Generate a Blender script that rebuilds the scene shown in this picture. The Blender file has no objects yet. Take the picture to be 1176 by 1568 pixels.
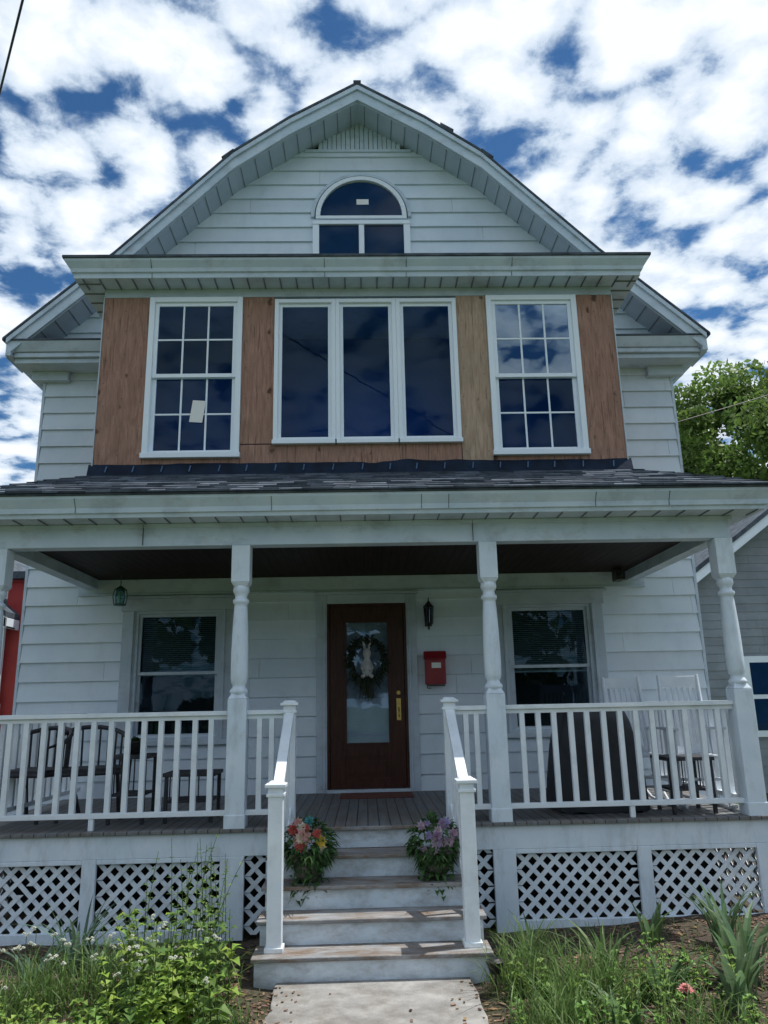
import bpy, bmesh, math, random
import numpy as np
from mathutils import Vector, Matrix, noise
random.seed(7)
R=random.random
U=random.uniform
scene=bpy.context.scene

# ---------------------------------------------------------------- materials
def new_mat(name):
    m=bpy.data.materials.new(name); m.use_nodes=True
    nt=m.node_tree; nt.nodes.clear()
    out=nt.nodes.new('ShaderNodeOutputMaterial')
    return m,nt,out
def N(nt,t,**k):
    n=nt.nodes.new(t)
    for a,b in k.items(): setattr(n,a,b)
    return n
def noise_fac(nt,vec,scale,detail=5,rough=.6,dist=0.,lo=.35,hi=.65):
    n=N(nt,'ShaderNodeTexNoise'); n.inputs['Scale'].default_value=scale; n.inputs['Detail'].default_value=detail
    n.inputs['Roughness'].default_value=rough; n.inputs['Distortion'].default_value=dist
    nt.links.new(vec,n.inputs['Vector'])
    r=N(nt,'ShaderNodeMapRange'); r.inputs['From Min'].default_value=lo; r.inputs['From Max'].default_value=hi
    nt.links.new(n.outputs['Fac'],r.inputs['Value'])
    return r.outputs['Result'],n.outputs['Fac']
def mapping(nt,scale=(1,1,1),loc=(0,0,0),rot=(0,0,0)):
    tc=N(nt,'ShaderNodeTexCoord'); mp=N(nt,'ShaderNodeMapping')
    mp.inputs['Scale'].default_value=scale; mp.inputs['Location'].default_value=loc; mp.inputs['Rotation'].default_value=rot
    nt.links.new(tc.outputs['Object'],mp.inputs['Vector']); return mp.outputs['Vector']
def mixc(nt,fac,a,b,blend='MIX'):
    m=N(nt,'ShaderNodeMix',data_type='RGBA',blend_type=blend)
    if isinstance(fac,(int,float)): m.inputs[0].default_value=fac
    else: nt.links.new(fac,m.inputs[0])
    for v,i in ((a,6),(b,7)):
        if isinstance(v,(tuple,list)): m.inputs[i].default_value=(*v[:3],1)
        else: nt.links.new(v,m.inputs[i])
    return m.outputs[2]
def mul(nt,a,b):
    m=N(nt,'ShaderNodeMath',operation='MULTIPLY')
    for v,i in((a,0),(b,1)):
        if isinstance(v,(int,float)): m.inputs[i].default_value=v
        else: nt.links.new(v,m.inputs[i])
    return m.outputs[0]
def pmat(name,c1,c2,scale=3,rough=.6,bump=.1,bscale=60,stretch=(1,1,1),dirt=None,dirt_amt=.5,dstretch=(5,5,.8),var=False,metal=0,dist=0,spec=.5,dlo=.5,dhi=.75):
    m,nt,out=new_mat(name); L=nt.links
    b=N(nt,'ShaderNodeBsdfPrincipled'); b.inputs['Roughness'].default_value=rough; b.inputs['Metallic'].default_value=metal
    b.inputs['Specular IOR Level'].default_value=spec
    v=mapping(nt,stretch)
    f,_=noise_fac(nt,v,scale,dist=dist)
    col=mixc(nt,f,c1,c2)
    if dirt:
        v2=mapping(nt,dstretch)
        f2,_=noise_fac(nt,v2,1.6,detail=8,rough=.7,lo=dlo,hi=dhi)
        col=mixc(nt,mul(nt,f2,dirt_amt),col,dirt)
    if var:
        a=N(nt,'ShaderNodeAttribute',attribute_name='Col')
        col=mixc(nt,1.0,col,a.outputs['Color'],'MULTIPLY')
    L.new(col,b.inputs['Base Color'])
    if bump:
        n=N(nt,'ShaderNodeTexNoise'); n.inputs['Scale'].default_value=bscale; n.inputs['Detail'].default_value=4
        L.new(v,n.inputs['Vector'])
        bp=N(nt,'ShaderNodeBump'); bp.inputs['Strength'].default_value=bump; bp.inputs['Distance'].default_value=.01
        L.new(n.outputs['Fac'],bp.inputs['Height']); L.new(bp.outputs['Normal'],b.inputs['Normal'])
    L.new(b.outputs[0],out.inputs[0]); return m

m_siding=pmat('siding_paint',(.61,.71,.80),(.71,.80,.87),1.2,.5,.05,40,(1,1,1),(.36,.39,.40),.30,(3,3,1.6),var=True,dlo=.52,dhi=.8)
m_trim=pmat('trim_paint',(.48,.59,.69),(.58,.68,.77),2.5,.5,.08,50,(1,1,1),(.20,.21,.22),.55,(2,2,3))
m_soffit=pmat('soffit_metal',(.40,.49,.57),(.48,.56,.64),2,.5,.03,30)
m_rib=pmat('soffit_joint',(.12,.14,.16),(.20,.22,.24),2,.7,0)
m_post=pmat('post_paint',(.62,.72,.81),(.72,.80,.87),3,.42,.08,60,(1,1,1),(.28,.28,.27),.42,(6,6,2))
m_rail=pmat('railing_paint',(.72,.79,.85),(.82,.87,.91),3,.42,.05,60,(1,1,1),(.35,.35,.34),.32,(4,4,4))
m_lattice=pmat('lattice_paint',(.64,.72,.79),(.76,.83,.88),4,.55,.1,60,(1,1,1),(.28,.27,.24),.55,(3,3,3))
m_vinyl=pmat('vinyl_frame',(.76,.84,.91),(.80,.87,.93),2,.3,0)
m_oldcase=pmat('casing_paint',(.42,.50,.57),(.52,.60,.67),2.5,.5,.08,50,(1,1,1),(.22,.22,.22),.5,(2,2,3))
m_shingle=pmat('asphalt_shingle',(.055,.067,.084),(.115,.138,.165),6,.95,.6,300,var=True,spec=.15)
m_flash=pmat('roof_membrane',(.003,.009,.022),(.009,.022,.048),4,.7,.3,20,spec=.2)
m_riser=pmat('riser_paint',(.54,.64,.72),(.68,.76,.83),3,.5,.1,50,(1,1,1),(.18,.17,.15),.7,(3,3,6),dlo=.42,dhi=.72)
m_seam=pmat('seam_joint',(.08,.09,.10),(.14,.15,.16),8,.8,0)  # dark butt joints between trim lengths
def plank_mat(name,c1,c2,gap,axis,width,rough=.6,worn=None,wamt=.6,spec=.5):
    m,nt,out=new_mat(name); L=nt.links
    b=N(nt,'ShaderNodeBsdfPrincipled'); b.inputs['Roughness'].default_value=rough; b.inputs['Specular IOR Level'].default_value=spec
    st=[1.5,1.5,1.5]; st[1-axis]=.6; st[axis]=9
    v=mapping(nt,tuple(st))
    f,raw=noise_fac(nt,v,3,detail=8)
    col=mixc(nt,f,c1,c2)
    if worn:
        v3=mapping(nt,(1,1,1)); f3,_=noise_fac(nt,v3,3.5,detail=8,rough=.75,lo=.42,hi=.62)
        col=mixc(nt,mul(nt,f3,wamt),col,worn)
    tc=N(nt,'ShaderNodeTexCoord'); s=N(nt,'ShaderNodeSeparateXYZ'); L.new(tc.outputs['Object'],s.inputs[0])
    d=N(nt,'ShaderNodeMath',operation='DIVIDE'); L.new(s.outputs[axis],d.inputs[0]); d.inputs[1].default_value=width
    fr=N(nt,'ShaderNodeMath',operation='FRACT'); L.new(d.outputs[0],fr.inputs[0])
    lt=N(nt,'ShaderNodeMath',operation='LESS_THAN'); L.new(fr.outputs[0],lt.inputs[0]); lt.inputs[1].default_value=.09
    col=mixc(nt,lt.outputs[0],col,gap)
    L.new(col,b.inputs['Base Color'])
    bp=N(nt,'ShaderNodeBump'); bp.inputs['Strength'].default_value=.3; bp.inputs['Distance'].default_value=.01; L.new(raw,bp.inputs['Height']); L.new(bp.outputs[0],b.inputs['Normal'])
    L.new(b.outputs[0],out.inputs[0]); return m
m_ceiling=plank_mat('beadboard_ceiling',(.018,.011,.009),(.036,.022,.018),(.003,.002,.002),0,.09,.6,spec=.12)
m_floor=plank_mat('porch_floor_boards',(.11,.12,.13),(.19,.20,.21),(.015,.015,.015),0,.09,.6,(.16,.12,.085),.55)
m_tread=pmat('worn_tread',(.19,.20,.21),(.34,.34,.34),4,.7,.4,60,(1,8,1),(.15,.095,.055),.9,(2.5,7,7),dlo=.42,dhi=.62)

def wood_mat(name,c1,c2,knot,rough=.85,kn=True,spec=.2,ring=.28):
    m,nt,out=new_mat(name); L=nt.links
    b=N(nt,'ShaderNodeBsdfPrincipled'); b.inputs['Roughness'].default_value=rough; b.inputs['Specular IOR Level'].default_value=spec
    v=mapping(nt,(14,14,1.6))
    f,raw=noise_fac(nt,v,2.4,detail=10,rough=.72,dist=1.0,lo=.36,hi=.64)
    col=mixc(nt,f,c1,c2)
    v2=mapping(nt,(1,1,.2)); n2=N(nt,'ShaderNodeTexNoise'); n2.inputs['Scale'].default_value=4.2; n2.inputs['Detail'].default_value=3; n2.inputs['Roughness'].default_value=.4; L.new(v2,n2.inputs['Vector'])
    mm=mul(nt,n2.outputs['Fac'],46); s=N(nt,'ShaderNodeMath',operation='SINE'); L.new(mm,s.inputs[0])
    r=N(nt,'ShaderNodeMapRange'); r.inputs['From Min'].default_value=.5; r.inputs['From Max'].default_value=1; L.new(s.outputs[0],r.inputs['Value'])
    col=mixc(nt,mul(nt,r.outputs[0],ring),col,tuple(x*.5 for x in c1))
    if kn:
        tc=N(nt,'ShaderNodeTexCoord'); sp=N(nt,'ShaderNodeSeparateXYZ'); L.new(tc.outputs['Object'],sp.inputs[0])
        cm=N(nt,'ShaderNodeCombineXYZ'); L.new(mul(nt,sp.outputs[0],1.0),cm.inputs[0]); L.new(mul(nt,sp.outputs[2],.62),cm.inputs[1])
        dn=N(nt,'ShaderNodeTexNoise'); dn.inputs['Scale'].default_value=14; L.new(tc.outputs['Object'],dn.inputs['Vector'])
        va=N(nt,'ShaderNodeVectorMath',operation='SCALE'); L.new(dn.outputs['Color'],va.inputs[0]); va.inputs['Scale'].default_value=.06
        vb=N(nt,'ShaderNodeVectorMath',operation='ADD'); L.new(cm.outputs[0],vb.inputs[0]); L.new(va.outputs[0],vb.inputs[1])
        vo=N(nt,'ShaderNodeTexVoronoi',voronoi_dimensions='2D'); vo.inputs['Scale'].default_value=3.6; L.new(vb.outputs[0],vo.inputs['Vector'])
        sc_=N(nt,'ShaderNodeSeparateColor'); L.new(vo.outputs['Color'],sc_.inputs[0])
        th=N(nt,'ShaderNodeMapRange'); th.inputs['From Min'].default_value=.1; th.inputs['From Max'].default_value=1; th.inputs['To Min'].default_value=0; th.inputs['To Max'].default_value=.11; L.new(sc_.outputs[0],th.inputs['Value'])
        df=N(nt,'ShaderNodeMath',operation='SUBTRACT'); L.new(th.outputs[0],df.inputs[0]); L.new(vo.outputs['Distance'],df.inputs[1])
        r3=N(nt,'ShaderNodeMapRange'); r3.inputs['From Min'].default_value=-.02; r3.inputs['From Max'].default_value=.035; L.new(df.outputs[0],r3.inputs['Value'])
        col=mixc(nt,mul(nt,r3.outputs[0],.9),col,knot)
        f5,_=noise_fac(nt,mapping(nt,(40,40,1.6)),1.5,detail=3,lo=.60,hi=.66)
        col=mixc(nt,mul(nt,f5,.65),col,knot)
    f4,_=noise_fac(nt,mapping(nt),1.9,lo=.35,hi=.65)
    col=mixc(nt,mul(nt,f4,.4),col,tuple(x*.6 for x in c2))
    L.new(col,b.inputs['Base Color'])
    bp=N(nt,'ShaderNodeBump'); bp.inputs['Strength'].default_value=.7; bp.inputs['Distance'].default_value=.01; L.new(raw,bp.inputs['Height']); L.new(bp.outputs[0],b.inputs['Normal'])
    L.new(b.outputs[0],out.inputs[0]); return m
m_woodred=wood_mat('plywood_red_stain',(.29,.155,.115),(.46,.28,.21),(.06,.026,.02))
m_woodtan=wood_mat('plywood_tan',(.38,.26,.185),(.54,.40,.295),(.10,.055,.035))
m_door=wood_mat('mahogany_door',(.030,.009,.005),(.078,.025,.014),(.03,.01,.006),.4,False,.3,.3)

def glass_mat(name,tint=(.55,.65,.75),refl=1.3,bump=.02,gt=(.5,.76,1)):
    m,nt,out=new_mat(name); L=nt.links
    t=N(nt,'ShaderNodeBsdfTransparent'); t.inputs[0].default_value=(*tint,1)
    g=N(nt,'ShaderNodeBsdfGlossy'); g.inputs['Roughness'].default_value=.015; g.inputs[0].default_value=(*gt,1)
    nz=N(nt,'ShaderNodeTexNoise'); nz.inputs['Scale'].default_value=2.5; L.new(mapping(nt),nz.inputs['Vector'])
    bp=N(nt,'ShaderNodeBump'); bp.inputs['Strength'].default_value=bump; bp.inputs['Distance'].default_value=.05
    L.new(nz.outputs['Fac'],bp.inputs['Height']); L.new(bp.outputs[0],g.inputs['Normal'])
    f=N(nt,'ShaderNodeFresnel'); f.inputs[0].default_value=1.5
    mx=N(nt,'ShaderNodeMixShader'); L.new(mul(nt,f.outputs[0],refl),mx.inputs[0]); L.new(t.outputs[0],mx.inputs[1]); L.new(g.outputs[0],mx.inputs[2])
    L.new(mx.outputs[0],out.inputs[0]); return m
m_glass=glass_mat('window_glass',(.38,.64,1.0),.6)
m_glassb=glass_mat('window_glass_bright',(.36,.62,1.0),4.0,.03,(.62,.82,1))
m_glasslow=glass_mat('storm_glass',(.55,.66,.72),.8)
m_doorglass=glass_mat('door_glass',(.75,.8,.85),2.0)
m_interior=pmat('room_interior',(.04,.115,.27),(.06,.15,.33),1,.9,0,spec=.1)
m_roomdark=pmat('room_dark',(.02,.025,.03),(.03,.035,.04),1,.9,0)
m_blind=pmat('blind_slat',(.28,.35,.34),(.36,.43,.41),2,.6,0)
m_black=pmat('black_metal',(.012,.012,.013),(.03,.03,.03),8,.4,.1)
m_red=pmat('mailbox_red',(.22,.008,.014),(.28,.016,.022),6,.4,.05)
m_label=pmat('paper_label',(.75,.75,.72),(.8,.8,.78),6,.7,0)
m_brass=pmat('brass',(.50,.34,.10),(.62,.45,.16),12,.3,.1,metal=1)
m_rope=pmat('curtain_cloth',(.42,.50,.58),(.56,.62,.69),3,.8,.2)
m_found=pmat('foundation_stone',(.10,.10,.10),(.2,.19,.18),4,.9,.5)
m_concrete=pmat('path_concrete',(.24,.235,.225),(.36,.35,.33),5,.85,.5,90,(1,1,1),(.10,.085,.07),.8,(1.6,1.6,1),dlo=.42,dhi=.66)
m_bark=pmat('bark',(.06,.045,.035),(.13,.10,.08),8,.9,.8,30)
m_greysiding=pmat('grey_siding',(.19,.215,.24),(.25,.28,.31),2,.7,.1,var=True)
m_whitesiding=pmat('white_siding',(.62,.66,.70),(.7,.74,.78),2,.7,.1,var=True)
m_redwall=pmat('red_wall',(.36,.03,.03),(.44,.05,.04),2,.7,.1)
m_chairdark=pmat('dark_wicker',(.02,.022,.028),(.05,.052,.06),20,.6,.3)
m_chairwhite=pmat('chair_paint',(.60,.66,.72),(.72,.77,.81),6,.5,.1)
m_dark=pmat('under_porch_shade',(.01,.01,.01),(.015,.015,.015),2,1,0)
m_cover=pmat('vinyl_cover',(.012,.015,.02),(.03,.034,.042),3,.55,.5,7)
m_mat=pmat('coir_mat',(.10,.035,.025),(.17,.06,.04),30,.95,.6)

def leaf_mat(name,trans=.35,rough=.5):
    m,nt,out=new_mat(name); L=nt.links
    a=N(nt,'ShaderNodeAttribute',attribute_name='Col')
    f,_=noise_fac(nt,mapping(nt),14,lo=.3,hi=.7)
    col=mixc(nt,mul(nt,f,.3),a.outputs['Color'],(.03,.05,.01))
    b=N(nt,'ShaderNodeBsdfPrincipled'); b.inputs['Roughness'].default_value=rough; b.inputs['Specular IOR Level'].default_value=.35
    L.new(col,b.inputs['Base Color'])
    t=N(nt,'ShaderNodeBsdfTranslucent'); L.new(a.outputs['Color'],t.inputs[0])
    mx=N(nt,'ShaderNodeMixShader'); mx.inputs[0].default_value=trans
    L.new(b.outputs[0],mx.inputs[1]); L.new(t.outputs[0],mx.inputs[2]); L.new(mx.outputs[0],out.inputs[0]); return m
m_leaf=leaf_mat('foliage',.4)
m_petal=leaf_mat('petals',.3,.6)
m_chip=pmat('mulch_chip',(.06,.04,.028),(.14,.10,.07),10,.95,.2,var=True)

# ---------------------------------------------------------------- mesh builder
class M:
    def __init__(s): s.v=[]; s.f=[]; s.c=[]
    def add(s,vs,fs,col=None):
        o=len(s.v); s.v.extend(vs); s.f.extend([tuple(i+o for i in f) for f in fs])
        s.c.extend([col or (1,1,1)]*len(vs))
    def hexa(s,p,col=None):
        s.add(p,[(0,3,2,1),(4,5,6,7),(0,1,5,4),(1,2,6,5),(2,3,7,6),(3,0,4,7)],col)
    def box(s,x0,x1,y0,y1,z0,z1,col=None):
        s.hexa([(x0,y0,z0),(x1,y0,z0),(x1,y1,z0),(x0,y1,z0),(x0,y0,z1),(x1,y0,z1),(x1,y1,z1),(x0,y1,z1)],col)
    def beam(s,p0,p1,w,h,up=(0,0,1),col=None):
        p0=Vector(p0);p1=Vector(p1);d=(p1-p0).normalized();u=Vector(up)
        sx=d.cross(u).normalized()*w/2; uu=sx.cross(d).normalized()*h/2
        q=[p0-sx-uu,p0+sx-uu,p0+sx+uu,p0-sx+uu,p1-sx-uu,p1+sx-uu,p1+sx+uu,p1-sx+uu]
        s.hexa([tuple(a) for a in q],col)
    def prism_y(s,pts,y0,y1,col=None):
        n=len(pts); vs=[(x,y0,z) for x,z in pts]+[(x,y1,z) for x,z in pts]
        fs=[tuple(range(n)),tuple(range(2*n-1,n-1,-1))]+[(i,(i+1)%n,n+(i+1)%n,n+i) for i in range(n)]
        s.add(vs,fs,col)
    def loft(s,levels,yb,cx=0):
        o=[]
        for z,xh,yf in levels: o+= [(cx-xh,yf,z),(cx+xh,yf,z),(cx+xh,yb,z),(cx-xh,yb,z)]
        fs=[(0,3,2,1)]
        for k in range(len(levels)-1):
            a=4*k;b=a+4
            for i in range(4): fs.append((a+i,a+(i+1)%4,b+(i+1)%4,b+i))
        t=4*(len(levels)-1); fs.append((t,t+1,t+2,t+3)); s.add(o,fs)
    def lathe(s,cx,cy,prof,seg=24,col=None):
        vs=[];fs=[]
        for r,z in prof:
            for i in range(seg):
                a=2*math.pi*i/seg; vs.append((cx+r*math.cos(a),cy+r*math.sin(a),z))
        for k in range(len(prof)-1):
            for i in range(seg):
                j=(i+1)%seg; fs.append((k*seg+i,k*seg+j,(k+1)*seg+j,(k+1)*seg+i))
        fs.append(tuple(range(seg-1,-1,-1))); t=(len(prof)-1)*seg; fs.append(tuple(range(t,t+seg)))
        s.add(vs,fs,col)
    def tube(s,pts,r,seg=8,col=None):
        pts=[Vector(p) for p in pts]; rs=r if isinstance(r,(list,tuple)) else [r]*len(pts)
        vs=[];fs=[]
        for k,p in enumerate(pts):
            d=(pts[min(k+1,len(pts)-1)]-pts[max(k-1,0)]).normalized()
            a=Vector((0,0,1)) if abs(d.z)<.9 else Vector((1,0,0))
            u=d.cross(a).normalized(); w=d.cross(u)
            for i in range(seg):
                t=2*math.pi*i/seg; q=p+(u*math.cos(t)+w*math.sin(t))*rs[k]; vs.append(tuple(q))
        for k in range(len(pts)-1):
            for i in range(seg):
                j=(i+1)%seg; fs.append((k*seg+i,k*seg+j,(k+1)*seg+j,(k+1)*seg+i))
        fs.append(tuple(range(seg-1,-1,-1))); t=(len(pts)-1)*seg; fs.append(tuple(range(t,t+seg)))
        s.add(vs,fs,col)
    def build(s,name,mat,parent=None,bevel=0,smooth=False,recalc=True,loc=None):
        me=bpy.data.meshes.new(name); me.from_pydata([tuple(v) for v in s.v],[],s.f); 
        ca=me.color_attributes.new('Col','FLOAT_COLOR','POINT')
        arr=np.ones((len(s.v),4),dtype=np.float32); arr[:,:3]=np.array(s.c,dtype=np.float32); ca.data.foreach_set('color',arr.ravel())
        if recalc:
            bm=bmesh.new(); bm.from_mesh(me); bmesh.ops.recalc_face_normals(bm,faces=bm.faces); bm.to_mesh(me); bm.free()
        me.materials.append(mat)
        if smooth: me.polygons.foreach_set('use_smooth',[True]*len(me.polygons))
        ob=bpy.data.objects.new(name,me); scene.collection.objects.link(ob)
        if parent: ob.parent=parent
        if loc: ob.location=loc
        if bevel:
            b=ob.modifiers.new('bevel','BEVEL'); b.width=bevel; b.segments=2; b.limit_method='ANGLE'; b.angle_limit=math.radians(40)
        return ob
def empty(name,loc=(0,0,0),rz=0,sc=(1,1,1)):
    e=bpy.data.objects.new(name,None); e.location=loc; e.rotation_euler=(0,0,rz); e.scale=sc; e.empty_display_size=.2
    scene.collection.objects.link(e); return e

H=empty('two_story_house')
FZ=.805
HW=3.90
prof=[(0,9.70),(.88,9.17),(1.6,8.65),(3.01,7.2),(4.23,6.07)]
def prof_x(z):
    for (x0,z0),(x1,z1) in zip(prof,prof[1:]):
        if z<=z0 and z>=z1: return x0+(x1-x0)*(z0-z)/(z0-z1)
    return 0 if z>9.70 else 9
def halfw(z):
    if z<5.95: return HW
    return min(HW,prof_x(z+.24)+.03)

# ---- siding
def siding(m,y,z0,z1,step,wfun,holes,seglen=2.6,lip=.02,cx=0):
    z=z0
    while z<z1-.01:
        zt=min(z+step,z1)
        cuts=sorted({z,zt}|{h for H_ in holes for h in (H_[2],H_[3]) if z<h<zt})
        v0=U(.91,1.05)
        joints=[]; xx=-wfun(z)+U(.4,seglen)
        while xx<wfun(z): joints.append((xx)); xx+=U(1.2,seglen)
        for a,b in zip(cuts,cuts[1:]):
            w0=wfun(a);w1=wfun(b)
            segs=[]; pts=[-w0]+[j for j in joints if -w0<j<w0]+[w0]
            for p,q in zip(pts,pts[1:]): segs.append((p,q))
            act=[h for h in holes if h[2]<(a+b)/2<h[3]]
            out=[]
            for p,q in segs:
                ints=[(p,q)]
                for h in act:
                    n=[]
                    for i,j in ints:
                        if h[1]<=i or h[0]>=j: n.append((i,j))
                        else:
                            if h[0]>i:n.append((i,h[0]))
                            if h[1]<j:n.append((h[1],j))
                    ints=n
                out+=ints
            for i,j in out:
                ti=(i if i!=-w0 else -w1); tj=(j if j!=w0 else w1)
                if tj<=ti: ti=tj=(ti+tj)/2; tj+=.001
                g=.0015
                ya=y-(lip-(lip-.004)*(a-z)/step); yb=y-(lip-(lip-.004)*(b-z)/step)
                v=v0*U(.965,1.02)
                m.hexa([(cx+i+g,ya,a),(cx+j-g,ya,a),(cx+j-g,y,a),(cx+i+g,y,a),(cx+ti+g,yb,b),(cx+tj-g,yb,b),(cx+tj-g,y,b),(cx+ti+g,y,b)],(v,v,v))
        z=zt
LW=[(-2.13-.5,-2.13+.5,1.45,2.82),(2.13-.5,2.13+.5,1.45,2.82),(.02-.50,.02+.50,.6,2.90)]
s=M(); siding(s,0,.55,9.04,.215,halfw,LW,lip=.03)
for sx in(-1,1):
    z=.55
    while z<5.95:
        zt=min(z+.215,5.95); v=U(.94,1.03)
        s.hexa([(sx*HW,-.0,z),(sx*(HW+.02),-.0,z),(sx*(HW+.02),9,z),(sx*HW,9,z),(sx*HW,0,zt),(sx*(HW+.004),0,zt),(sx*(HW+.004),9,zt),(sx*HW,9,zt)],(v,v,v)); z=zt
s.build('clapboard_siding',m_siding,H)
s=M()
for sx in(-1,1): s.box(min(sx*(HW+.002),sx*(HW+.035)),max(sx*(HW+.002),sx*(HW+.035)),-.022,.06,.55,5.9)
s.build('corner_trim',m_trim,H,.003)
s=M(); s.box(-HW,HW,8.9,9,0,6.2); s.box(-HW+.01,HW-.01,.002,.05,2.95,5.4); s.prism_y([(-3.9,6.2),(3.9,6.2),(2.8,7.1),(1.5,8.4),(0,9.3),(-1.5,8.4),(-2.8,7.1)],8.9,9); s.build('back_wall',m_siding,H)
s=M(); s.box(-3.88,3.88,.01,8.95,-.2,.56); s.build('foundation',m_found,H)

# ---- rake and roof
def ribbon(m,pts,o0,o1,y0,y1,sx=1):
    for (x0,z0),(x1,z1) in zip(pts,pts[1:]):
        q=[(sx*x0,y0,z0+o1),(sx*x1,y0,z1+o1),(sx*x1,y1,z1+o1),(sx*x0,y1,z0+o1),(sx*x0,y0,z0+o0),(sx*x1,y0,z1+o0),(sx*x1,y1,z1+o0),(sx*x0,y1,z0+o0)]
        m.hexa(q)
r=M(); f=M(); so=M(); rb=M(); cr=M()
for sx in(-1,1):
    p2=prof+[(4.27,6.033)]
    ribbon(r,p2,.035,.0,-.475,9.2,sx)
    ribbon(f,prof,-.002,-.22,-.44,-.405,sx)
    ribbon(cr,prof,-.004,-.075,-.468,-.441,sx)
    ribbon(so,prof,-.20,-.235,-.404,.03,sx)
    for (x0,z0),(x1,z1) in zip(prof,prof[1:]):
        Ls=math.hypot(x1-x0,z1-z0); n=int(Ls/.19)
        for i in range(n):
            t=(i+.5)/n; t2=t+.008/Ls
            ribbon(rb,[(x0+(x1-x0)*t,z0+(z1-z0)*t),(x0+(x1-x0)*t2,z0+(z1-z0)*t2)],-.236,-.242,-.40,0,sx)
r.build('main_roof',m_shingle,H); f.build('rake_fascia',m_trim,H); cr.build('rake_crown',m_trim,H,.004); so.build('rake_soffit',m_soffit,H); 
s=M()
s.hexa([(1.08,-.478,9.03),(1.24,-.478,8.92),(1.24,.6,8.92),(1.08,.6,9.03),(1.08,-.478,9.095),(1.25,-.478,8.985),(1.25,.6,8.985),(1.08,.6,9.095)])
s.box(-.05,.05,-.48,9.2,9.71,9.75)
for sx in(-1,1):
    s.hexa([(sx*1.62,-.478,8.66),(sx*1.72,-.478,8.56),(sx*1.72,.4,8.56),(sx*1.62,.4,8.66),(sx*1.60,-.478,8.70),(sx*1.75,-.478,8.575),(sx*1.75,.4,8.575),(sx*1.60,.4,8.70)])
s.build('ridge_cap',m_shingle,H)
s=M()
for sx in(-1,1):
    a,b=sorted((sx*3.87,sx*4.17)); s.box(a,b,.002,9.1,5.87,5.93)
    a,b=sorted((sx*4.17,sx*4.22)); s.box(a,b,-.438,9.1,5.85,6.06)
    a,b=sorted((sx*3.14,sx*4.168)); s.box(a,b,-.33,.0,5.80,5.86); s.box(a-.02*(sx>0),b+.02*(sx<0),-.37,.0,5.862,5.92)
    a2=a-(.05 if sx>0 else 0); b2=b+(.05 if sx<0 else 0)
    s.hexa([(a2,-.39,5.922),(b2,-.39,5.922),(b2,0,5.922),(a2,0,5.922),(a2-.04*(sx>0),-.45,6.04),(b2+.04*(sx<0),-.45,6.04),(b2+.04*(sx<0),0,6.04),(a2-.04*(sx>0),0,6.04)])
    a,b=sorted((sx*3.6,sx*4.05)); s.box(a,b,-.10,0,5.68,5.80)
s.build('cornice_return',m_trim,H,.006)
s=M()
for sx in(-1,1):
    a,b=sorted((sx*3.06,sx*4.2)); s.hexa([(a,-.46,6.042),(b,-.46,6.042),(b,0,6.042),(a,0,6.042),(a,-.46,6.06),(b,-.46,6.06),(b,0,6.2),(a,0,6.2)])
s.build('return_roof',m_shingle,H)
s=M(); s.box(-.72,.72,-.045,0,9.0,9.04); s.build('gable_trim_board',m_trim,H,.004)
s=M(); x=-.66
while x<.66:
    zt=9.70-.3-abs(x+.03)*.62; 
    if zt>9.05: s.box(x,x+.056,-.03,0,9.041,zt+.08)
    x+=.062
s.build('gable_vertical_siding',m_trim,H,.004)

# ---- gable arched window
gx=.03; gw=.64; gz=6.27+1.725
s=M()
def ring(m,cx,cz,r0,r1,y0,y1,n=28,a0=0,a1=math.pi):
    for i in range(n):
        t0=a0+(a1-a0)*i/n; t1=a0+(a1-a0)*(i+1)/n
        p=[(cx+rr*math.cos(t),y,cz+rr*math.sin(t)) for y in(y0,y1) for rr,t in((r0,t0),(r1,t0),(r1,t1),(r0,t1))]
        m.hexa(p)
ring(s,gx,gz,.54,.60,-.075,0); s.box(gx-.60,gx+.60,-.075,0,gz-.045,gz-.001)
s.box(gx-gw,gx-gw+.085,-.07,0,7.0,gz-.075); s.box(gx+gw-.085,gx+gw,-.07,0,7.0,gz-.075); s.box(gx-gw-.0,gx+gw,-.078,0,gz-.13,gz-.072)
s.box(gx-.035,gx+.035,-.068,0,7.0,gz-.131)
s.build('gable_window_frame',m_vinyl,H,.004)
s=M(); ring(s,gx,gz,.601,.615,-.06,0); s.build('arch_drip_edge',m_black,H)
s=M(); ring(s,gx,gz,.616,.665,-.05,0); s.build('arch_casing',m_trim,H,.003)
m_gl2=pmat('dark_window_glass',(.006,.026,.070),(.012,.040,.10),2,.03,0,spec=.22)
s=M(); n=24; pts=[(gx+.545*math.cos(math.pi*i/n),gz-.02+.545*math.sin(math.pi*i/n)) for i in range(n+1)]
s.prism_y(pts,-.045,-.02); s.box(gx-gw+.08,gx+gw-.08,-.045,-.02,7.0,gz-.12); s.build('gable_window_glass',m_gl2,H)
s=M(); s.box(gx-.06,gx+.10,-.05,-.0455,gz+.18,gz+.26); s.build('glass_sticker',m_label,H)

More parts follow.
